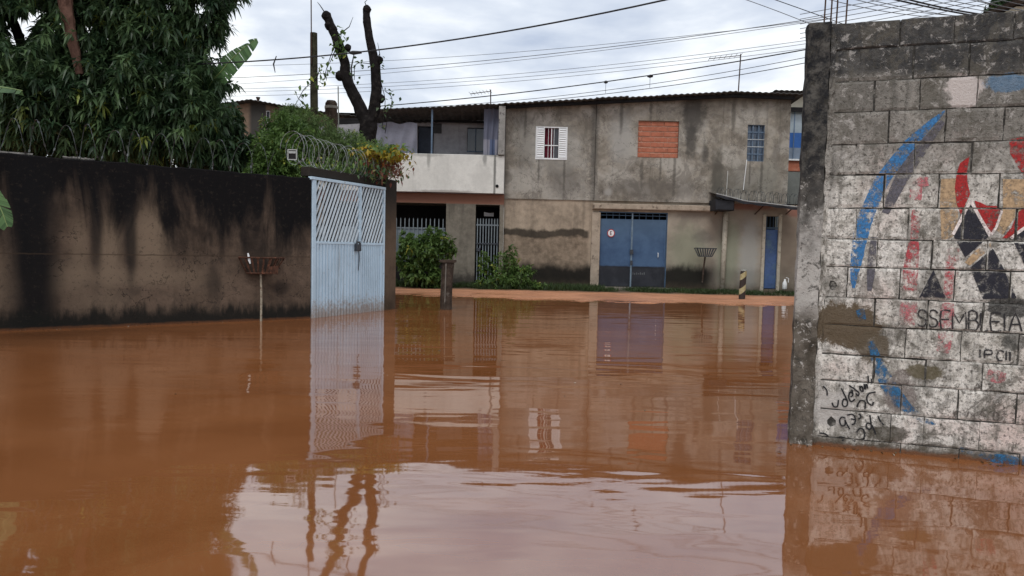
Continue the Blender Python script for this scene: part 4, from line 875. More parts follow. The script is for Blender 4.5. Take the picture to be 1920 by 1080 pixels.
# ---------------------------------------------------------------- broken tree trunk forked like a Y
YT = 15.0
tt_ = thing('lopped_tree', 'bare black lopped tree trunk forked like a Y behind the gate', 'tree', W_(692, 470, YT)[:2]+(.1,))
def limb(name, K, par=tt_, mat=M_BARK, Y=YT, world_top=None):
    P_ = smooth_line([Vector(W_(a, b, Y)+()) for a, b, w in K], 4); Wd = [k[2] for k in K]; n = len(P_)
    rs = [float(np.interp(i/(n-1)*(len(K)-1), range(len(K)), Wd))*.43*Y/F_PX for i in range(n)]
    mb = MB(); mb.tube(P_, rs, 12, jit=.09); return part(name, mb, mat, par, world=True)
limb('trunk', [(690, 520, 44), (692, 400, 40), (694, 300, 36), (690, 262, 36), (690, 232, 38), (690, 218, 26)])
limb('limb', [(692, 245, 26), (676, 205, 27), (662, 175, 25), (648, 142, 24), (646, 115, 20), (634, 82, 21), (622, 52, 18), (612, 28, 19)])
limb('limb', [(690, 245, 26), (702, 205, 25), (706, 160, 23), (702, 115, 21), (694, 78, 17), (688, 42, 17), (687, 14, 15)])
for (a, b, r_) in ((637, 142, 9), (652, 90, 7), (616, 48, 8), (626, 55, 7), (712, 113, 7), (714, 185, 8), (688, 18, 8), (612, 30, 9), (706, 200, 9)):
    K = MB(); c_ = Vector(W_(a, b, YT-.02)); rr = r_*YT/F_PX; K.tube([c_-Vector((0, 0, rr)), c_-Vector((0, 0, rr*.5)), c_, c_+Vector((0, 0, rr*.6)), c_+Vector((0, 0, rr))], [rr*.4, rr*.85, rr, rr*.8, rr*.3], 8, jit=.12)
    part('burl', K, M_BARK, tt_, world=True)
for K in (((612, 28), (600, 10), (595, 4)), ((688, 14), (684, 4), (690, -2)), ((640, 62), (655, 50), (662, 32)), ((634, 80), (622, 110), (612, 130)), ((704, 120), (712, 100), (708, 80))):
    mb = MB(); mb.tube([W_(a, b, YT) for a, b in K], [.014, .009, .004], 5); part('twig', mb, M_BARK, tt_, world=True)
# climbing vine on the left limb and the pole
def vine(name, label, paths, n, L, mat, cat='vine', spread=6, Y=14.7, base=None, nkind=None):
    t_ = thing(name, label, cat, base); mb = MB(); Cn = []
    for K in paths:
        P_ = smooth_line([W_(a, b, Y+random.uniform(-.05, .05)) for a, b in K], 5); mb.tube(P_, .008, 5)
        for q in P_: Cn += [np.array(q)]
    part('stem', mb, M_BARK, t_, world=True); Cn = np.array(Cn); idx = RNG.integers(0, len(Cn), n); s = spread*Y/F_PX
    P_ = Cn[idx]+RNG.normal(0, s, (n, 3)); D = RNG.normal(0, 1, (n, 3)); D[:, 2] -= .8
    V, Fq = leaves(P_, D, L*RNG.uniform(.6, 1.2, n), L*.75, .2); leaf_obj('leaves', V, Fq, RNG.uniform(0, 1, n), mat, t_, kind=nkind); return t_
vine('climbing_vine', 'heart-leaved vine hanging from the left fork of the lopped tree', [((636, 70), (622, 100), (612, 130), (608, 150)), ((640, 60), (638, 85), (645, 100)), ((600, 125), (592, 150), (572, 165), (560, 185)), ((560, 185), (575, 205), (565, 225))], 110, .11, M_LIGHT, Y=14.8, base=W_(600, 250, 14.8))
vine('trailing_vine', 'thin trailing vine right of the lopped tree against the sky', [((712, 100), (714, 150), (722, 190), (716, 240)), ((700, 120), (668, 120), (664, 150)), ((722, 170), (735, 185), (728, 215), (722, 250))], 60, .09, M_MID, Y=14.9, base=W_(712, 260, 14.9))
# creeper with yellow and red leaves on the gate pillar
M_YEL = leaf_mat('yellow_leaves', (.28, .26, .03), (.50, .34, .03), (.45, .12, .03), .4, .5, .2)
M_RED2 = leaf_mat('red_brown_leaves', (.16, .045, .03), (.28, .13, .08), (.30, .30, .12), .35, .6, .3)
def gpt(u, z, y): p = GF.w(u, y, z); return (p.x, p.y, p.z)
cr_ = thing('pillar_creeper', 'creeper with yellow, red and green leaves spilling over the gate pillar', 'creeper', gpt(1.9, zt, .15))
def cloud(px, py, rx, ry, n, L, mat, name, Y=13.2, down=1.0, par=cr_):
    c_ = np.array(W_(px, py, Y)); s = Y/F_PX; P_ = c_+RNG.normal(0, 1, (n, 3))*np.array([rx*s*.5, .16, ry*s*.5]); D = RNG.normal(0, 1, (n, 3)); D[:, 2] -= down
    V, Fq = leaves(P_, D, L*RNG.uniform(.6, 1.3, n), L*.6, .3); leaf_obj(name, V, Fq, RNG.uniform(0, 1, n), mat, par, kind='stuff' if n > 300 else None)
cloud(700, 288, 30, 12, 150, .10, M_YEL, 'yellow_leaves', 12.75, down=.3); cloud(738, 290, 24, 12, 130, .10, M_YEL, 'yellow_leaves', 12.75, down=.3); cloud(718, 280, 48, 9, 220, .10, M_LIGHT, 'green_leaves', 12.8, down=.2)
cloud(718, 310, 44, 24, 280, .08, M_RED2, 'dead_leaves', 12.85); cloud(742, 310, 16, 26, 40, .07, M_RED2, 'dead_leaves'); cloud(700, 325, 40, 20, 240, .08, M_MID, 'dark_leaves')
cloud(675, 318, 60, 20, 320, .07, M_MID, 'dark_leaves', 12.7); cloud(620, 312, 50, 16, 260, .07, M_LIGHT, 'green_leaves', 12.3)
mb = MB()
for i in range(16):
    a = random.uniform(690, 745); P_ = [W_(a, 285, 13.2), W_(a+random.uniform(-6, 10), 305, 13.1), W_(a+random.uniform(-6, 14), 330, 13.05)]; mb.tube(P_, .004, 4)
part('stem', mb, M_BARK, cr_, world=True)
# banana plants
M_BAN = leaf_mat('banana_leaf', (.05, .11, .04), (.13, .24, .09), None, .45, .4, .3)
def banana_leaf(P3, wid, name, par, side=Vector((0, 0, 1)), gaps=9, curl=.25, mat=None):
    P_ = smooth_line(P3, 8); n = len(P_); mb = MB(); mb.tube(P_, [.016*(1-.8*i/n) for i in range(n)], 5); lf = part('leaf_rib', mb, plain_rib, par, world=True)
    V, Fq = [], []
    for s_ in (-1, 1):
        i = 0
        while i < n-1:
            seg = random.randint(2, 4); j = min(i+seg, n-1); off = Vector((0, 0, -random.uniform(0, .06)))
            for k in range(i, j):
                t_ = (P_[min(k+1, n-1)]-P_[k]).normalized(); sd_ = t_.cross(side).normalized(); sd_ = sd_*s_
                w0 = wid*math.sin(math.pi*min(.98, (k+1.2)/(n+.5)))**.5; w1 = wid*math.sin(math.pi*min(.98, (k+2.2)/(n+.5)))**.5
                sh_ = .70 if k == j-1 else 1
                b = len(V); V += [P_[k], P_[k+1]*(1-.12*(k == j-1))+P_[k]*(.12*(k == j-1)), P_[k+1]*sh_+P_[k]*(1-sh_)+sd_*w1+Vector((0, 0, -curl*w1))+off+t_*w1*.25, P_[k]+sd_*w0+Vector((0, 0, -curl*w0))+off+t_*w0*.25]
                Fq.append((b, b+1, b+2, b+3))
            i = j
    mb = MB(); mb.add(V, Fq); o = part('leaf_blade', mb, mat or M_BAN, par, world=True); a = o.data.attributes.new('tint', 'FLOAT', 'FACE'); a.data.foreach_set('value', [random.random() for _ in o.data.polygons]); return o
plain_rib = plain('leaf_rib', (.16, .22, .08), .5, .3, .1, 5, bump=0)
M_STEMB = plain('banana_stem', (.12, .12, .06), .7, .2, .3, 6)
bp = thing('banana_plant', 'banana plant behind the mango tree with one torn leaf against the sky', 'banana plant', W_(385, 400, 13.0)[:2]+(.1,))
c0 = Vector(bp.location); mb = MB(); mb.tube([c0-Vector((0, 0, .3)), c0+Vector((0, 0, 1.2)), c0+Vector((.05, 0, 2.6))], [.13, .12, .08], 10); part('pseudostem', mb, M_STEMB, bp, world=True)
banana_leaf([c0+Vector((.05, 0, 2.6)), Vector(W_(388, 178, 12.9)), Vector(W_(418, 130, 12.7)), Vector(W_(448, 98, 12.6)), Vector(W_(482, 72, 12.6))], .17, 'l', bp, side=Vector((0, 1, .1)))
for (a, b) in ((300, 90), (340, 60), (280, 200), (420, 230)):
    banana_leaf([c0+Vector((.05, 0, 2.6)), Vector(W_((385+a)/2, (200+b)/2-20, 13.4)), Vector(W_(a, b, 13.6))], .26, 'l', bp, side=Vector((.3, -1, .4)))
bp2 = thing('banana_plant', 'banana plant just outside the left edge, two leaf ends reaching into view before the wall', 'banana plant', (W_(-190, 600, 6.9)[0], 6.9, 0))
c0 = Vector(bp2.location); mb = MB(); mb.tube([c0-Vector((0, 0, .3)), c0+Vector((.02, 0, .8)), c0+Vector((.0, 0, 1.7))], [.13, .12, .07], 10); part('pseudostem', mb, M_STEMB, bp2, world=True)
banana_leaf([c0+Vector((0, 0, 1.6)), Vector(W_(-100, 120, 6.8)), Vector(W_(-30, 155, 6.7)), Vector(W_(42, 170, 6.6))], .10, 'l', bp2, side=Vector((0, -.5, 1)))
banana_leaf([c0+Vector((0, 0, 1.6)), Vector(W_(-90, 290, 6.5)), Vector(W_(-38, 335, 6.4)), Vector(W_(-2, 385, 6.4)), Vector(W_(14, 425, 6.4))], .12, 'l', bp2, side=Vector((.1, -1, .2)))
for (a, b) in ((-350, 100), (-300, 300), (-200, 0)):
    banana_leaf([c0+Vector((0, 0, 1.6)), Vector(W_((-190+a)/2, (250+b)/2-60, 7.2)), Vector(W_(a, b, 7.3))], .2, 'l', bp2, side=Vector((.1, -1, .2)))
# far crown over the block wall, cream house corner
bush('far_tree', 'dark far tree peeping over the top of the block wall', 'tree', W_(1885, 470, 16)[:2]+(-.1,), [lobe(1885, 5, 24, 16, 16), lobe(1870, 14, 18, 9, 16), lobe(1893, -12, 20, 14, 16)], 420, .12, .06, M_MANGO, sr=.05, kind=None)
ch = thing('cream_house', 'corner of a cream house above the right end of the block wall', 'house', (W_(2050, 100, 14)[0], 14, 0))
a, b = W_(1906, 10, 14)[0], W_(1906, 12, 14)[2]
part('wall', MB().box(a, a+6, 14, 19, -.05, b), plain('cream_house_wall', (.50, .48, .38), .9, .1, .1, 3), ch, world=True)
mb = MB(); roof_sheet(mb, a-.2, a+6.2, 13.7, 19.2, lambda x: b, .3); part('roof', mb, M_ROOF, ch, world=True)
# ---------------------------------------------------------------- posts, poles
M_WOOD = plain('weathered_dark_wood', (.05, .036, .028), .95, .1, .45, 7, c2=(.12, .10, .085), f2=.3, bump=1)
def post(name, label, cat, px, pyb, pyt, Y, w, mat, w2=None, smooth=False, zb=-.3):
    b = W_(px, pyb, Y); t_ = W_(px if not isinstance(px, tuple) else px[1], pyt, Y); return b, t_
# broken wooden post in the water
P0 = onZ(836, 580); YP = P0.y; th = thing('wooden_stub_post', 'thick dark wooden stub post with flat cap standing at the water edge', 'post', (P0.x, YP, 0))
r_ = .115; zt2 = W_(838, 492, YP)[2]; mb = MB(); mb.tube([(P0.x, YP, -.3), (P0.x, YP, .2), (P0.x+.01, YP, .5), (P0.x+.02, YP, zt2)], [r_, r_*.98, r_*1.02, r_*1.06], 8, jit=.07); part('post_shaft', mb, M_WOOD, th, world=True)
mb = MB(); mb.box(P0.x-.13, P0.x+.18, YP-.13, YP+.13, zt2, zt2+.05); part('post_cap', mb, M_WOOD, th, world=True)
mb = MB(); mb.tube([(P0.x-.01, YP-.125, .15), (P0.x+.0, YP-.125, zt2-.02)], .012, 5); part('split_edge', mb, plain('grey_splinter', (.16, .14, .12), .9), th, world=True)
# striped bollard
P1 = onZ(1391, 561, .03); Yb = P1.y; bl = thing('striped_bollard', 'short black and yellow striped bollard by the far bank', 'bollard', (P1.x, Yb, .0))
g = Nd('hazard_paint', .6, .3); p = g.obj(); x, y, z = g.sep(p); sw_ = g.m_('FRACT', g.m_('ADD', g.m_('MULTIPLY', z, 2.7), g.m_('MULTIPLY', x, -2.2)))
c = g.mix(g.mr(sw_, .56, .60), (.035, .025, .022), g.mix(g.mr(g.noise(p, 14, 4, .6), .4, .6), (.32, .26, .12), (.40, .36, .22))); g.col(c)
zt3 = W_(1392, 508, Yb)[2]; mb = MB(); mb.tube([(0, 0, -.2), (0, 0, .3), (.015, 0, zt3-.03), (.016, 0, zt3)], [.085, .082, .08, .07], 12, jit=.03)
part('bollard_shaft', mb, g.m, bl); mb = MB(); mb.tube([(.016, 0, zt3), (.016, 0, zt3+.025), (.016, 0, zt3+.04)], [.085, .08, .05], 12); part('bollard_cap', mb, plain('pale_cap', (.25, .25, .22), .8), bl)
# trash baskets on sticks
def basket(th, c_, w, d, h, nsl, mat, lean=0.0):
    def C(x, y, z): return Vector(c_)+Vector((x+lean*z, y, z))
    def ringpts(k, z): return [C(-w/2*k, -d/2*k, z), C(w/2*k, -d/2*k, z), C(w/2*k, d/2*k, z), C(-w/2*k, d/2*k, z)]
    T, Bt = ringpts(1, h), ringpts(.62, 0)
    for R_, nm in ((T, 'rim'), (Bt, 'base_frame')):
        mb = MB(); [mb.tube([R_[i], R_[(i+1) % 4]], .013, 5) for i in range(4)]; part(nm, mb, mat, th, world=True)
    for i in range(4):
        n_ = nsl if i % 2 == 0 else max(2, nsl//2)
        for k in range(n_+1):
            a = T[i].lerp(T[(i+1) % 4], k/n_); b = Bt[i].lerp(Bt[(i+1) % 4], k/n_); s = (T[(i+1) % 4]-T[i]).normalized()*.014
            mb = MB(); mb.add([a-s, a+s, b+s, b-s, a-s+Vector((0, .006, 0)), a+s+Vector((0, .006, 0)), b+s+Vector((0, .006, 0)), b-s+Vector((0, .006, 0))], [(0, 1, 2, 3), (4, 7, 6, 5), (0, 4, 5, 1), (1, 5, 6, 2), (2, 6, 7, 3), (3, 7, 4, 0)]); part('basket_slat', mb, mat, th, world=True)
    mb = MB(); mb.add(Bt, [(0, 1, 2, 3)]); part('basket_floor', mb, mat, th, world=True)
P2 = onZ(489, 602); Yk = P2.y; tb = thing('rusty_trash_basket', 'rusty slatted trash basket on a thin pale pole against the long wall', 'trash basket', (P2.x, Yk, 0))
M_RST2 = plain('dark_rust', (.060, .028, .018), .85, .2, .5, 16, c2=(.15, .06, .035), f2=.4)
s = Yk/F_PX; c_ = Vector(W_(489, 512, Yk)); mb = MB(); mb.tube([Vector((P2.x, Yk, -.3)), Vector(W_(490, 560, Yk)), c_], .017, 8); part('pole', mb, plain('pale_pole', (.30, .26, .20), .7, .3, .25, 12, c2=(.14, .09, .06)), tb, world=True)
basket(tb, c_, .58, .34, .24, 6, M_RST2, lean=.06)
a = Vector(W_(505, 500, Yk-.2)); mb = MB(); mb.add([a, a+Vector((.14, 0, .02)), a+Vector((.12, .02, -.12)), a+Vector((0, .01, -.10))], [(0, 1, 2, 3)]); part('loose_strip', mb, M_RST2, tb, world=True)
mb = MB(); q = Vector(W_(465, 482, Yk-.14)); mb.tube([q+Vector((0, 0, .06)), q+Vector((.02, 0, -.05)), q+Vector((.035, 0, -.10))], [.012, .02, .01], 6); part('snagged_bag', mb, M_WHITE, tb, world=True)
bk2 = thing('wall_trash_basket', 'small dark wire basket on a bent pole by the house wall right of the garage', 'trash basket', (H(1318, 520, 20.7)[0], 20.7, 0.05))
c_ = Vector(W_(1322, 482, 20.6)); mb = MB(); mb.tube([Vector(W_(1317, 530, 20.6)), Vector(W_(1319, 505, 20.6)), c_], .025, 6); part('pole', mb, M_WOOD, bk2, world=True)
basket(bk2, c_+Vector((0, 0, .02)), .56, .34, .24, 7, M_LOCK)
# small pale jug at the foot of the right end of the house
jg = W_(1471, 541, 20.6); th = thing('water_jug', 'small pale grey jug on the ground right of the blue side door', 'jug', (jg[0], jg[1], .06))
mb = MB(); mb.tube([Vector(jg)+Vector((0, 0, z_)) for z_ in (-.02, 0, .16, .21, .24, .28)], [.05, .065, .065, .04, .028, .028], 12); part('body', mb, M_WHITE, th, world=True, smooth=True)
mb = MB(); j = Vector(jg); mb.tube([j+Vector((.03, 0, .33)), j+Vector((.11, 0, .30)), j+Vector((.10, 0, .18))], .012, 6); part('handle', mb, M_WHITE, th, world=True)
# tall pole with antenna mast, short stub pole
Yq = 15.3; th = thing('wooden_pole', 'tall weathered wooden pole with a thin mast above the yard shrubs', 'pole', (W_(590, 480, Yq)[0], Yq, .1))
mb = MB(); mb.tube([W_(590, 520, Yq), W_(590, 280, Yq), W_(589, 180, Yq), W_(588, 62, Yq)], [.085, .085, .08, .075], 10, jit=.06); part('pole_shaft', mb, plain('mossy_pole_wood', (.05, .048, .03), .95, .1, .5, 7, c2=(.025, .022, .018), f2=.5, bump=1), th, world=True)
mb = MB(); mb.tube([W_(584, 120, Yq-.1), W_(583, -70, Yq-.1)], .014, 6); part('thin_mast', mb, M_RUST, th, world=True)
Ys = 16.2; th = thing('stub_pole', 'short thick dark post stub right of the tall wooden pole', 'pole', (W_(622, 470, Ys)[0], Ys, .1))
mb = MB(); mb.tube([W_(622, 500, Ys), W_(622, 300, Ys), W_(621, 205, Ys), W_(621, 194, Ys), W_(621, 189, Ys)], [.14, .14, .135, .14, .10], 10, jit=.06); part('post_shaft', mb, M_WOOD, th, world=True)
mb = MB(); mb.tube([W_(621, 204, Ys), W_(621, 199, Ys)], .15, 10); part('pale_band', mb, plain('pale_band', (.2, .19, .17), .8), th, world=True)
th = thing('yard_mast', 'thin grey pipe mast between the stub post and the lopped tree', 'mast', (W_(637, 470, 14.9)[0], 14.9, .1))
mb = MB(); mb.tube([W_(637, 480, 14.9), W_(635, 240, 14.9), W_(634, 162, 14.9)], .014, 6); part('pipe', mb, plain('grey_pipe', (.22, .22, .2), .5), th, world=True)
# sign on the wire
M_PLQ = plain('white_plaque', (.34, .35, .34), .6, .3, .1, 10, bump=0)
sgx, sgz = GF.uv(548, 290) ; p0 = W_(548, 290, 11.15); th = thing('wire_warning_plaque', 'small dark plaque with pale frame hung on the razor wire left of the gate', 'plaque', p0)
c_ = Vector(p0); hw = .075; mb = MB()
for (x0, x1, z0, z1) in ((-hw, hw, .07, .085), (-hw, hw, -.085, -.07), (-hw, -hw+.015, -.07, .07), (hw-.015, hw, -.07, .07), (-hw+.02, hw-.02, .02, .055)): mb.box(c_.x+x0, c_.x+x1, c_.y-.006, c_.y, c_.z+z0, c_.z+z1)
part('pale_frame', mb, M_PLQ, th, world=True); part('plate', MB().box(c_.x-hw, c_.x+hw, c_.y+.001, c_.y+.006, c_.z-.085, c_.z+.085), M_DARK, th, world=True)
# razor wire
M_WIRE = plain('dull_razor_wire', (.28, .295, .295), .5, .5, .15, 8, metal=.3, bump=0); M_WIRE2 = plain('dark_razor_wire', (.075, .08, .082), .6, .4, .2, 8, metal=.3, bump=0)
def razor(name, label, fr, u0, u1, zc, R_, pitch, mat, y=.07, group=None, rr=.0045, seg=26, y1=None, barb=True):
    mb = MB(); n = int(abs(u1-u0)/pitch*seg); P_ = []
    for i in range(n+1):
        t_ = i/seg*2*math.pi; u = u0+(u1-u0)*i/n; k = 1+.06*math.sin(i*.013*7)+.05*math.sin(i*.37)
        P_.append(fr.w(u+.03*math.sin(t_*.5), y+R_*.85*k*math.cos(t_), (zc if not callable(zc) else zc(u))+R_*k*math.sin(t_)))
    mb.tube(P_, rr, 4)
    if barb:
        for i in range(0, n, 3):
            c_ = P_[i]; t_ = (P_[min(i+1, n)]-P_[max(i-1, 0)]).normalized(); s_ = t_.cross(Vector((0, 0, 1)) if abs(t_.z) < .9 else Vector((1, 0, 0))).normalized()
            mb.add([c_-t_*.022-s_*.011, c_+t_*.022-s_*.011, c_+t_*.022+s_*.011, c_-t_*.022+s_*.011], [(0, 1, 2, 3)])
    return single(name, mb, mat, label, 'razor wire', fr.w((u0+u1)/2, y, 2.3 if fr is not HF else zc if not callable(zc) else zc((u0+u1)/2)), group=group)
razor('razor_wire_coil', 'razor wire coil along the top of the long black wall under the mango tree', LW, -2.2, LWL-.55, 2.52, .23, .285, M_WIRE2, y=.06, rr=.003)
razor('razor_wire_coil', 'bright razor wire coil above the light blue gate', GF, -.35, GL-.15, lambda u: 2.73-.04*u, .24, .125, M_WIRE, y=.12, rr=.0032)
au0, au1 = H(1345, 370, 20.6)[0], H(1500, 370, 20.6)[0]; z1_, z2_ = H(1350, 362, 20.6)[1], H(1495, 375, 20.6)[1]
razor('razor_wire_coil', 'small razor wire coil lying on the dark door awning', Frame((0, 20.55), ang=0), au0, au1, lambda u: z1_+(z2_-z1_)*(u-au0)/(au1-au0), .15, .12, M_WIRE2, y=0, rr=.006, seg=16)
# leaves and bits of litter drifting against the walls
n = 90; Pp = []
for i in range(n):
    if i < 40: q = LW.w(RNG.uniform(-.5, LWL), -abs(RNG.normal(0, .06))-.01, 0)
    elif i < 70: q = RW.w(RNG.uniform(.0, 1.8), -abs(RNG.normal(0, .03))-.01, 0)
    else: q = Vector((RNG.uniform(-3, 2.4), RNG.uniform(3.5, 12), 0))
    if i >= 70 and (q.y > 11 and q.x < -2): q.x += 2
    Pp.append((q.x, q.y, .004))
Dd = RNG.normal(0, 1, (n, 3)); Dd[:, 2] = 0; V, Fq = leaves(np.array(Pp), Dd, RNG.uniform(.015, .05, n), .014, .0, .1)
leaf_obj('floating_litter', V, Fq, RNG.uniform(0, 1, n), leaf_mat('dead_leaf_litter', (.05, .035, .02), (.18, .13, .07), (.40, .38, .33), .1, .6, .2), kind='stuff')
# TV antennas
def antenna(px, pyb, pyt, ax, ay, label, Y=21.8):
    th = thing('tv_antenna', label, 'antenna', W_(px, pyb, Y), group=None)
    mb = MB(); mb.tube([W_(px, pyb+14, Y), W_(px+(6 if px > 1300 else 0), pyt, Y)], .018, 6); part('mast', mb, M_RUST, th, world=True)
    a, b = Vector(W_(px+(6 if px > 1300 else 0), pyt+3, Y)), Vector(W_(ax, ay, Y-.5)); mb = MB(); mb.tube([a, b], .012, 5); part('boom', mb, M_RUST, th, world=True)
    for k in range(7):
        q = a.lerp(b, k/6); mb = MB(); mb.tube([q-Vector((.03, .25, 0)), q+Vector((.03, .25, 0))], .006, 4); part('element', mb, M_RUST, th, world=True)
antenna(1383, 180, 101, 1330, 110, 'TV antenna on a thin mast near the ridge of the grey house roof')
antenna(920, 198, 168, 882, 176, 'small TV antenna on the roof near the balcony', 21.6)
# ---------------------------------------------------------------- overhead cables
M_CAB = plain('black_cable', (.02, .02, .022), .7, .3, .2, 5, bump=0); M_CAB2 = plain('grey_cable', (.13, .14, .15), .7, .3, .2, 5, bump=0)
def quad3(a, b, c, n=26):
    a, b, c = map(Vector, (a, b, c)); tb = (b-a).length/((b-a).length+(c-b).length); out = []
    for i in range(n+1):
        t_ = -.0+i/n; L0 = (t_-tb)*(t_-1)/((0-tb)*(0-1)); L1 = t_*(t_-1)/(tb*(tb-1)); L2 = t_*(t_-tb)/((1)*(1-tb)); out.append(a*L0+b*L1+c*L2)
    return out
def cable(pts, r, label, mat=M_CAB2, name='overhead_cable', n=26, group='cables strung over the street'):
    P_ = quad3(*[W_(a, b, y_) for a, b, y_ in pts], n); mb = MB(); mb.tube(P_, r, 5)
    return single(name, mb, mat, label, 'cable', P_[0], group=group)
cable([(250, 123, 13), (680, 97, 11.5), (1300, -12, 9)], .0125, 'thickest black cable climbing from the banana leaf past the lopped tree to the top edge', M_CAB, 'thick_cable', group=None)
gw = 'thin wires crossing the sky above the roofs'; lw = 'thin pale wire in the bundle crossing the sky above the roofs'
for _i, (K, r_) in enumerate((([(380, 125, 22), (722, 114, 20.5), (1560, 34, 15)], .006), ([(380, 148, 22), (1085, 95, 18), (1560, 30, 15)], .009), ([(380, 161, 22), (1085, 100, 18), (1560, 35, 15)], .006),
          ([(380, 168, 22), (1130, 123, 18), (1560, 69, 15)], .006), ([(380, 173, 22), (1130, 130, 18), (1560, 75, 15)], .006), ([(380, 181, 22), (900, 158, 19), (1560, 84, 15)], .006))):
    cable(K, r_, ('topmost', 'second', 'third', 'fourth', 'fifth', 'lowest and finest')[_i]+' of the six thin wires crossing the sky above the roofs', M_CAB2, 'thin_wire', group=gw)
cable([(700, 200, 20.5), (1130, 154, 18), (1560, 84, 15)], .014, 'dark telephone bundle sagging onto the roof line and rising to the block wall', M_CAB, 'telephone_bundle', group=None)
cable([(700, 205, 20.4), (969, 188, 19), (1560, 98, 15)], .007, 'upper of two dark drop wires under the telephone bundle', M_CAB, 'drop_wire', group=None)
cable([(1000, 190, 20.2), (1372, 143, 17), (1560, 108, 15)], .009, 'lowest drop wire meeting the block wall below the bundle', M_CAB, 'drop_wire', group=None)
for q in ((1136, 154, .05, 17.9), (1219, 143, .07, 17.4)):
    c_ = Vector(W_(q[0], q[1], q[3])); mb = MB(); mb.tube([c_-Vector((q[2], 0, 0)), c_, c_+Vector((q[2], 0, 0))], [.02, .045, .02], 6); mb.tube([c_, c_-Vector((0, 0, .28))], .006, 4); single('cable_joint', mb, M_CAB, 'dark splice hanging on the telephone bundle above the '+('louvred window side of the roof' if q[0] < 1200 else 'bricked-up window'), 'cable splice', c_)
cable([(1340, -20, 12), (1450, 18, 12.6), (1560, 62, 13)], .006, 'thin wire slanting down to the top corner of the block wall', M_CAB2, 'slanting_wire', group=None)
cable([(1420, -12, 12), (1500, 16, 12.6), (1600, 52, 13)], .007, 'slightly thicker wire slanting down to the rebars of the block wall', M_CAB, 'slanting_wire', group=None)
gr_ = 'tangle of wires above the block wall'
for i in range(13):
    x0 = 1480+i*34+random.uniform(-10, 10); big_ = i in (3, 4); cable([(x0, -25, 9), (x0+150, 12+random.uniform(-3, 3)+i*.2, 9.6), (x0+330, 36+random.uniform(-6, 6), 10.4)], .012 if big_ else .005, 'wire in the tangle running down behind the top of the block wall', M_CAB if big_ else M_CAB2, 'tangled_wire', group=gr_)
for i in range(6):
    y0 = 62-i*9; cable([(1500, y0+10, 10), (1680, y0-22, 9.6), (1960, y0-78+i*2, 9)], .005, 'wire in the tangle rising to the right above the block wall', M_CAB2, 'tangled_wire', group=gr_+' rising to the right')
# things caught on the thick cable
for q in ((516, 105, 12.1, .28), (662, 99, 11.55, .5)):
    c_ = Vector(W_(q[0], q[1], q[2])); mb = MB(); mb.tube([c_+Vector((.02, 0, 0)), c_-Vector((.03, 0, q[3]*.5)), c_-Vector((.0, 0, q[3]))], [.008, .014, .006], 5)
    if q[0] > 600: mb.tube([c_-Vector((.06, 0, 0)), c_, c_+Vector((.14, 0, .01))], [.02, .035, .02], 6)
    single('snagged_scrap', mb, M_CAB, 'dark scrap snagged on the thick cable '+('between the pole and the banana leaf' if q[0] < 600 else 'between the two forks of the lopped tree'), 'scrap', c_)
# ---------------------------------------------------------------- painted mural and lettering on the block wall (flat print on the blocks)
def clip(poly, x0, x1, z0, z1):
    for ax, lim, sg_ in ((0, x0, 1), (0, x1, -1), (1, z0, 1), (1, z1, -1)):
        out = []
        for i in range(len(poly)):
            a, b = poly[i-1], poly[i]; ia = (a[ax]-lim)*sg_ >= 0; ib = (b[ax]-lim)*sg_ >= 0
            if ia != ib: t_ = (lim-a[ax])/(b[ax]-a[ax]); out.append((a[0]+(b[0]-a[0])*t_, a[1]+(b[1]-a[1])*t_))
            if ib: out.append(b)
        poly = out
        if len(poly) < 3: return []
    return poly
LAYER = [0]
def decal(name, polys, mat, label=None, inset=.0035):
    LAYER[0] += 1; lift = .0012+.00025*LAYER[0]; mb = MB()
    for (x0, x1, z0, z1, pr) in BLR:
        for P_ in polys:
            q = clip(P_, x0+inset, x1-inset, z0+inset, z1-inset)
            if len(q) >= 3: mb.add([(a, pr-lift, b) for a, b in q], [tuple(range(len(q)))])
    if mb.v:
        return part(name, mb, mat, bw, label=label)
def paint(name, c, wear=.5, sc=14, fine=1.0, c2=None):
    g = Nd(name, .8, .2); p = g.obj(); n = g.noise(p, sc, 7, .72, .3); n2 = g.noise(p, sc*6, 3, .7); st_ = g.noise(g.scale(p, 1, 1, .25), sc*.7, 4, .6)
    col = g.mix(g.mr(n2, .3, .7), tuple(v*.75 for v in c), c2 or tuple(min(1, v*1.3) for v in c)); g.col(col)
    k = g.m_('ADD', g.m_('MULTIPLY', n, .55), g.m_('ADD', g.m_('MULTIPLY', n2, .22*fine), g.m_('MULTIPLY', st_, .23)))
    al = g.mr(k, .5-.27*(1-wear)+.03, .5+.16-.27*(1-wear)*.2+.02, 0, 1); th_ = .36+.28*wear
    al = g.mr(k, th_-.07, th_+.07); g.put(al, g.b.inputs['Alpha']); return g.m
MB_BLUE = paint('worn_blue_paint', (.040, .15, .33), .44); MB_GREY = paint('worn_grey_paint', (.10, .095, .11), .38); MB_RED = paint('worn_red_paint', (.30, .024, .024), .3)
MB_TAN = paint('worn_ochre_paint', (.36, .25, .15), .36, 9); MB_BLK = paint('worn_black_paint', (.018, .018, .026), .33, 24, 1.0, (.035, .035, .045)); MB_WH = paint('worn_white_line', (.62, .55, .52), .2); MB_SM = paint('smeared_red_paint', (.36, .06, .07), .55, 16); MB_SM2 = paint('faint_red_smear', (.40, .13, .14), .60, 20)
MB_INK = paint('black_lettering_paint', (.03, .028, .03), .28, 22); MB_INK2 = paint('faded_lettering_paint', (.10, .085, .075), .5, 26); MB_SCR = paint('marker_scribble', (.02, .02, .022), .1, 20); MB_DB = paint('dark_blue_paint', (.03, .11, .22), .52, 14)
def U(px, py): return RW.uv(px, py)
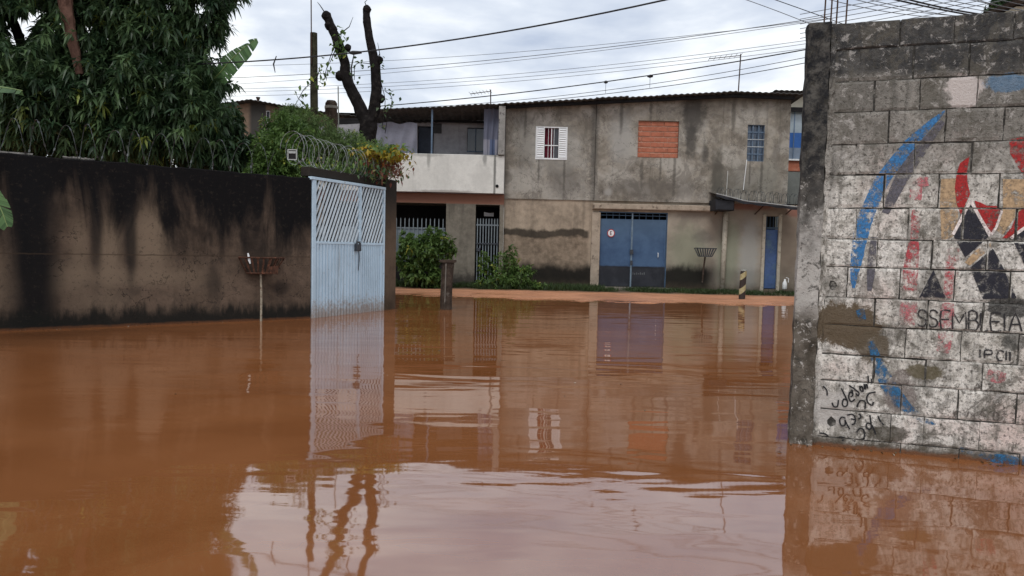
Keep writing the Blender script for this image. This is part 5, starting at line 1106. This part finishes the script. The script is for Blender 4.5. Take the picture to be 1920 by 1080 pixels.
def ribbon(K, k=5):
    P_ = smooth_line([Vector((*U(a, b), w_)) for a, b, w_ in K], k); sc_ = 4.4/F_PX; out = []
    N_ = []
    for i in range(len(P_)):
        a, b = P_[max(i-1, 0)], P_[min(i+1, len(P_)-1)]; d = Vector((b.x-a.x, b.y-a.y)); N_.append(Vector((-d.y, d.x)).normalized() if d.length > 1e-7 else Vector((0, 1)))
    for i in range(len(P_)-1):
        a, b, n_, m_ = P_[i], P_[i+1], N_[i], N_[i+1]; ja, jb = (1+.12*mnoise.noise(Vector((q.x*30, q.y*30, 3))) for q in (a, b))
        out.append([(a.x-n_.x*a.z*sc_/2*ja, a.y-n_.y*a.z*sc_/2*ja), (b.x-m_.x*b.z*sc_/2*jb, b.y-m_.y*b.z*sc_/2*jb), (b.x+m_.x*b.z*sc_/2*jb, b.y+m_.y*b.z*sc_/2*jb), (a.x+n_.x*a.z*sc_/2*ja, a.y+n_.y*a.z*sc_/2*ja)])
    return out
def poly(K): return [U(a, b) for a, b in K]
decal('ochre_patch', [poly([(1760, 336), (1792, 334), (1796, 400), (1795, 440), (1765, 452)]), poly([(1880, 336), (1965, 336), (1965, 385), (1908, 400), (1880, 440), (1868, 432), (1880, 395)]), poly([(1828, 470), (1856, 452), (1858, 465), (1818, 498), (1808, 492)])], MB_TAN)
decal('grey_arc', ribbon([(1768, 228, 8), (1740, 262, 16), (1712, 300, 22), (1690, 335, 22), (1672, 372, 18), (1660, 400, 12)])+ribbon([(1640, 445, 12), (1635, 480, 14), (1632, 520, 12), (1630, 545, 7)]), MB_GREY)
decal('blue_arc', ribbon([(1772, 208, 3), (1745, 232, 12), (1712, 264, 19), (1682, 300, 22), (1655, 337, 24), (1637, 374, 25), (1622, 412, 25), (1611, 455, 23), (1605, 492, 19), (1601, 515, 13), (1600, 540, 5)]), MB_BLUE)
decal('dark_blue_arc', ribbon([(1612, 580, 14), (1618, 600, 12)])+ribbon([(1632, 640, 10), (1650, 690, 20), (1668, 725, 26), (1690, 755, 22), (1715, 777, 15), (1740, 790, 10), (1755, 794, 5)])+ribbon([(1800, 842, 6), (1840, 852, 12), (1880, 860, 22), (1930, 868, 26), (2000, 872, 26)]), MB_DB)
decal('red_flame', [poly([(1818, 293), (1800, 306), (1793, 329), (1790, 353), (1794, 384), (1801, 402), (1808, 388), (1819, 363), (1814, 343), (1813, 323)]), poly([(1827, 376), (1839, 380), (1851, 386), (1875, 386), (1876, 401), (1867, 431), (1859, 437), (1853, 435), (1831, 390)]),
      poly([(1879, 447), (1896, 427), (1908, 399), (1925, 386), (1965, 375), (1965, 405), (1920, 426), (1900, 446)])], MB_RED)
decal('red_crest', [poly([(1892, 262), (1920, 256), (1965, 248), (1965, 372), (1930, 345), (1908, 312), (1894, 288)])], paint('patchy_red_paint', (.30, .025, .025), .42, 9))
decal('black_diamond', [poly([(1820, 380), (1853, 444), (1809, 483), (1787, 441)])], MB_BLK); decal('black_triangle', [poly([(1750, 506), (1773, 558), (1723, 558)])], MB_BLK)
decal('black_diamond', [poly([(1861, 466), (1882, 505), (1906, 559), (1843, 561), (1818, 502)])], MB_BLK); decal('black_diamond', [poly([(1897, 448), (1920, 430), (1965, 405), (1980, 560), (1920, 497)])], MB_BLK)
decal('white_outline', ribbon([(1786, 440, 5), (1803, 408, 5), (1820, 376, 5)], 2)+ribbon([(1820, 376, 5), (1838, 410, 5), (1857, 442, 6)], 2)+ribbon([(1895, 447, 5), (1920, 428, 5), (1965, 402, 5)], 2)+ribbon([(1858, 440, 4), (1868, 425, 4), (1878, 395, 4)], 2), MB_WH)
decal('red_smear', ribbon([(1716, 393, 10), (1717, 412, 16), (1714, 440, 12), (1712, 470, 20), (1707, 510, 24), (1706, 545, 22)])+ribbon([(1787, 465, 18), (1784, 500, 20), (1780, 545, 18), (1776, 558, 14)]), MB_SM)
decal('red_smear', ribbon([(1704, 565, 26), (1702, 590, 28), (1700, 610, 20)])+ribbon([(1778, 563, 18), (1774, 600, 22), (1770, 645, 22), (1766, 660, 18)])+ribbon([(1850, 700, 16), (1868, 706, 22), (1885, 708, 16)])+ribbon([(1740, 340, 16), (1720, 345, 20), (1716, 375, 18)]), MB_SM2)
# lettering: strokes in a unit box (x right, y up)
LT = {'A': [[(0, 0), (.5, 1), (1, 0)], [(.2, .38), (.8, .38)]], 'S': [[(.95, .82), (.7, 1), (.25, 1), (.05, .8), (.2, .58), (.75, .45), (.95, .22), (.7, 0), (.2, 0), (0, .15)]], 'E': [[(1, 1), (0, 1), (0, 0), (1, 0)], [(0, .52), (.85, .52)]],
      'M': [[(0, 0), (.05, 1), (.5, .35), (.95, 1), (1, 0)]], 'B': [[(0, 0), (0, 1), (.7, 1), (.85, .8), (.7, .55), (0, .52)], [(.7, .52), (1, .3), (.75, 0), (0, 0)]], 'L': [[(0, 1), (0, 0), (1, 0)]], 'I': [[(.5, 1), (.5, 0)]], 'C': [[(1, .85), (.7, 1), (.3, 1), (0, .6), (.05, .25), (.35, 0), (.8, 0)]],
      'O': [[(.5, 1), (.1, .8), (0, .4), (.3, 0), (.7, 0), (1, .4), (.9, .8), (.5, 1)]], 'V': [[(0, 1), (.5, 0), (1, 1)]], 'D': [[(0, 0), (0, 1), (.6, 1), (1, .6), (.9, .2), (.5, 0), (0, 0)]], 'Z': [[(0, 1), (1, 1), (0, 0), (1, 0)]], 'F': [[(1, 1), (0, 1), (0, 0)], [(0, .5), (.8, .5)]], 'P': [[(0, 0), (0, 1), (.9, 1), (.9, .5), (0, .5)]]}
def letters(spec, w_):
    out = []
    for ch, xa, xb, yt, yb in spec:
        for st_ in LT[ch]: out += ribbon([(xa+(xb-xa)*a, yb+(yt-yb)*b, w_) for a, b in st_], 2)
    return out
def L1(ch, a, b, c_, d): return (ch, 1680+a/7.71, 1680+b/7.71, 560+c_/7.71, 560+d/7.71)
row1 = [L1('S', 310, 440, 165, 392), L1('S', 470, 605, 170, 402), L1('E', 650, 785, 178, 430), L1('M', 812, 1010, 190, 440), L1('B', 1050, 1190, 188, 450), L1('L', 1222, 1330, 205, 455), L1('E', 1370, 1512, 212, 460), L1('I', 1540, 1580, 215, 462), L1('A', 1625, 1810, 210, 470)]
decal('lettering', letters(row1, 2.8), MB_INK, inset=.003); decal('faded_letter', letters([L1('A', 115, 250, 155, 385)], 4), MB_SM2, inset=.003)
row2 = [L1('I', 1200, 1225, 735, 850), L1('P', 1280, 1390, 750, 860), L1('C', 1455, 1560, 755, 895), L1('I', 1570, 1610, 750, 890), L1('I', 1625, 1665, 770, 905)]
decal('lettering', letters(row2, 2.8), MB_INK, inset=.003)
def L2(ch, a, b, c_, d): return (ch, 1700+a/7.2, 1700+b/7.2, 680+c_/7.2, 680+d/7.2)
decal('lettering', letters([L2('L', 820, 900, 290, 375), L2('A', 905, 1010, 280, 375), L2('Z', 1050, 1165, 290, 390), L2('O', 645, 720, 650, 740), L2('V', 765, 840, 635, 745), L2('I', 895, 925, 690, 765), L2('A', 980, 1055, 645, 760), L2('D', 1175, 1245, 675, 780), L2('C', 1280, 1355, 690, 800), L2('S', 1390, 1455, 680, 825), L2('E', 1560, 1620, 710, 850)], 2.8), MB_INK2, inset=.003)
def scr(K): return ribbon([(1480+a/6, 680+b/6, 2.6) for a, b in K], 4)
sc = []
for K in ([(480, 450), (500, 492), (540, 490), (552, 420)], [(650, 425), (612, 410), (595, 460), (615, 492), (648, 480), (655, 430)], [(585, 288), (620, 360), (652, 430)], [(715, 345), (680, 330), (668, 390), (695, 438), (738, 410)], [(690, 385), (715, 360), (700, 300)],
          [(735, 300), (780, 335), (775, 370), (745, 345)], [(790, 260), (800, 310), (830, 320), (815, 265), (792, 285)], [(840, 235), (850, 300), (865, 230), (880, 285)], [(885, 150), (890, 215), (920, 235), (925, 180)], [(850, 520), (850, 440), (800, 425), (770, 470), (760, 500)],
          [(970, 330), (900, 345), (870, 390), (885, 450), (930, 478), (945, 440)], [(632, 625), (590, 612), (565, 650), (585, 705), (625, 700), (628, 640)], [(622, 640), (655, 705), (680, 748)], [(650, 590), (705, 580), (740, 620), (735, 680), (700, 698)], [(690, 630), (735, 640)],
          [(775, 575), (800, 590), (800, 620), (775, 632)], [(755, 785), (790, 740), (830, 750), (848, 800), (835, 860)], [(750, 858), (800, 862), (850, 850)], [(915, 690), (875, 680), (865, 725), (895, 750), (925, 735)], [(905, 590), (915, 660), (925, 735)], [(930, 700), (955, 760), (970, 805)], [(995, 595), (1020, 650), (1060, 700)],
          [(340, 790), (400, 800), (440, 830)], [(530, 850), (580, 835), (630, 850), (590, 875)], [(660, 845), (700, 860), (740, 885)], [(380, 260), (420, 310), (425, 370)], [(670, 255), (740, 300)]): sc += scr(K)
decal('scribbled_writing', sc, MB_SCR, inset=.002)
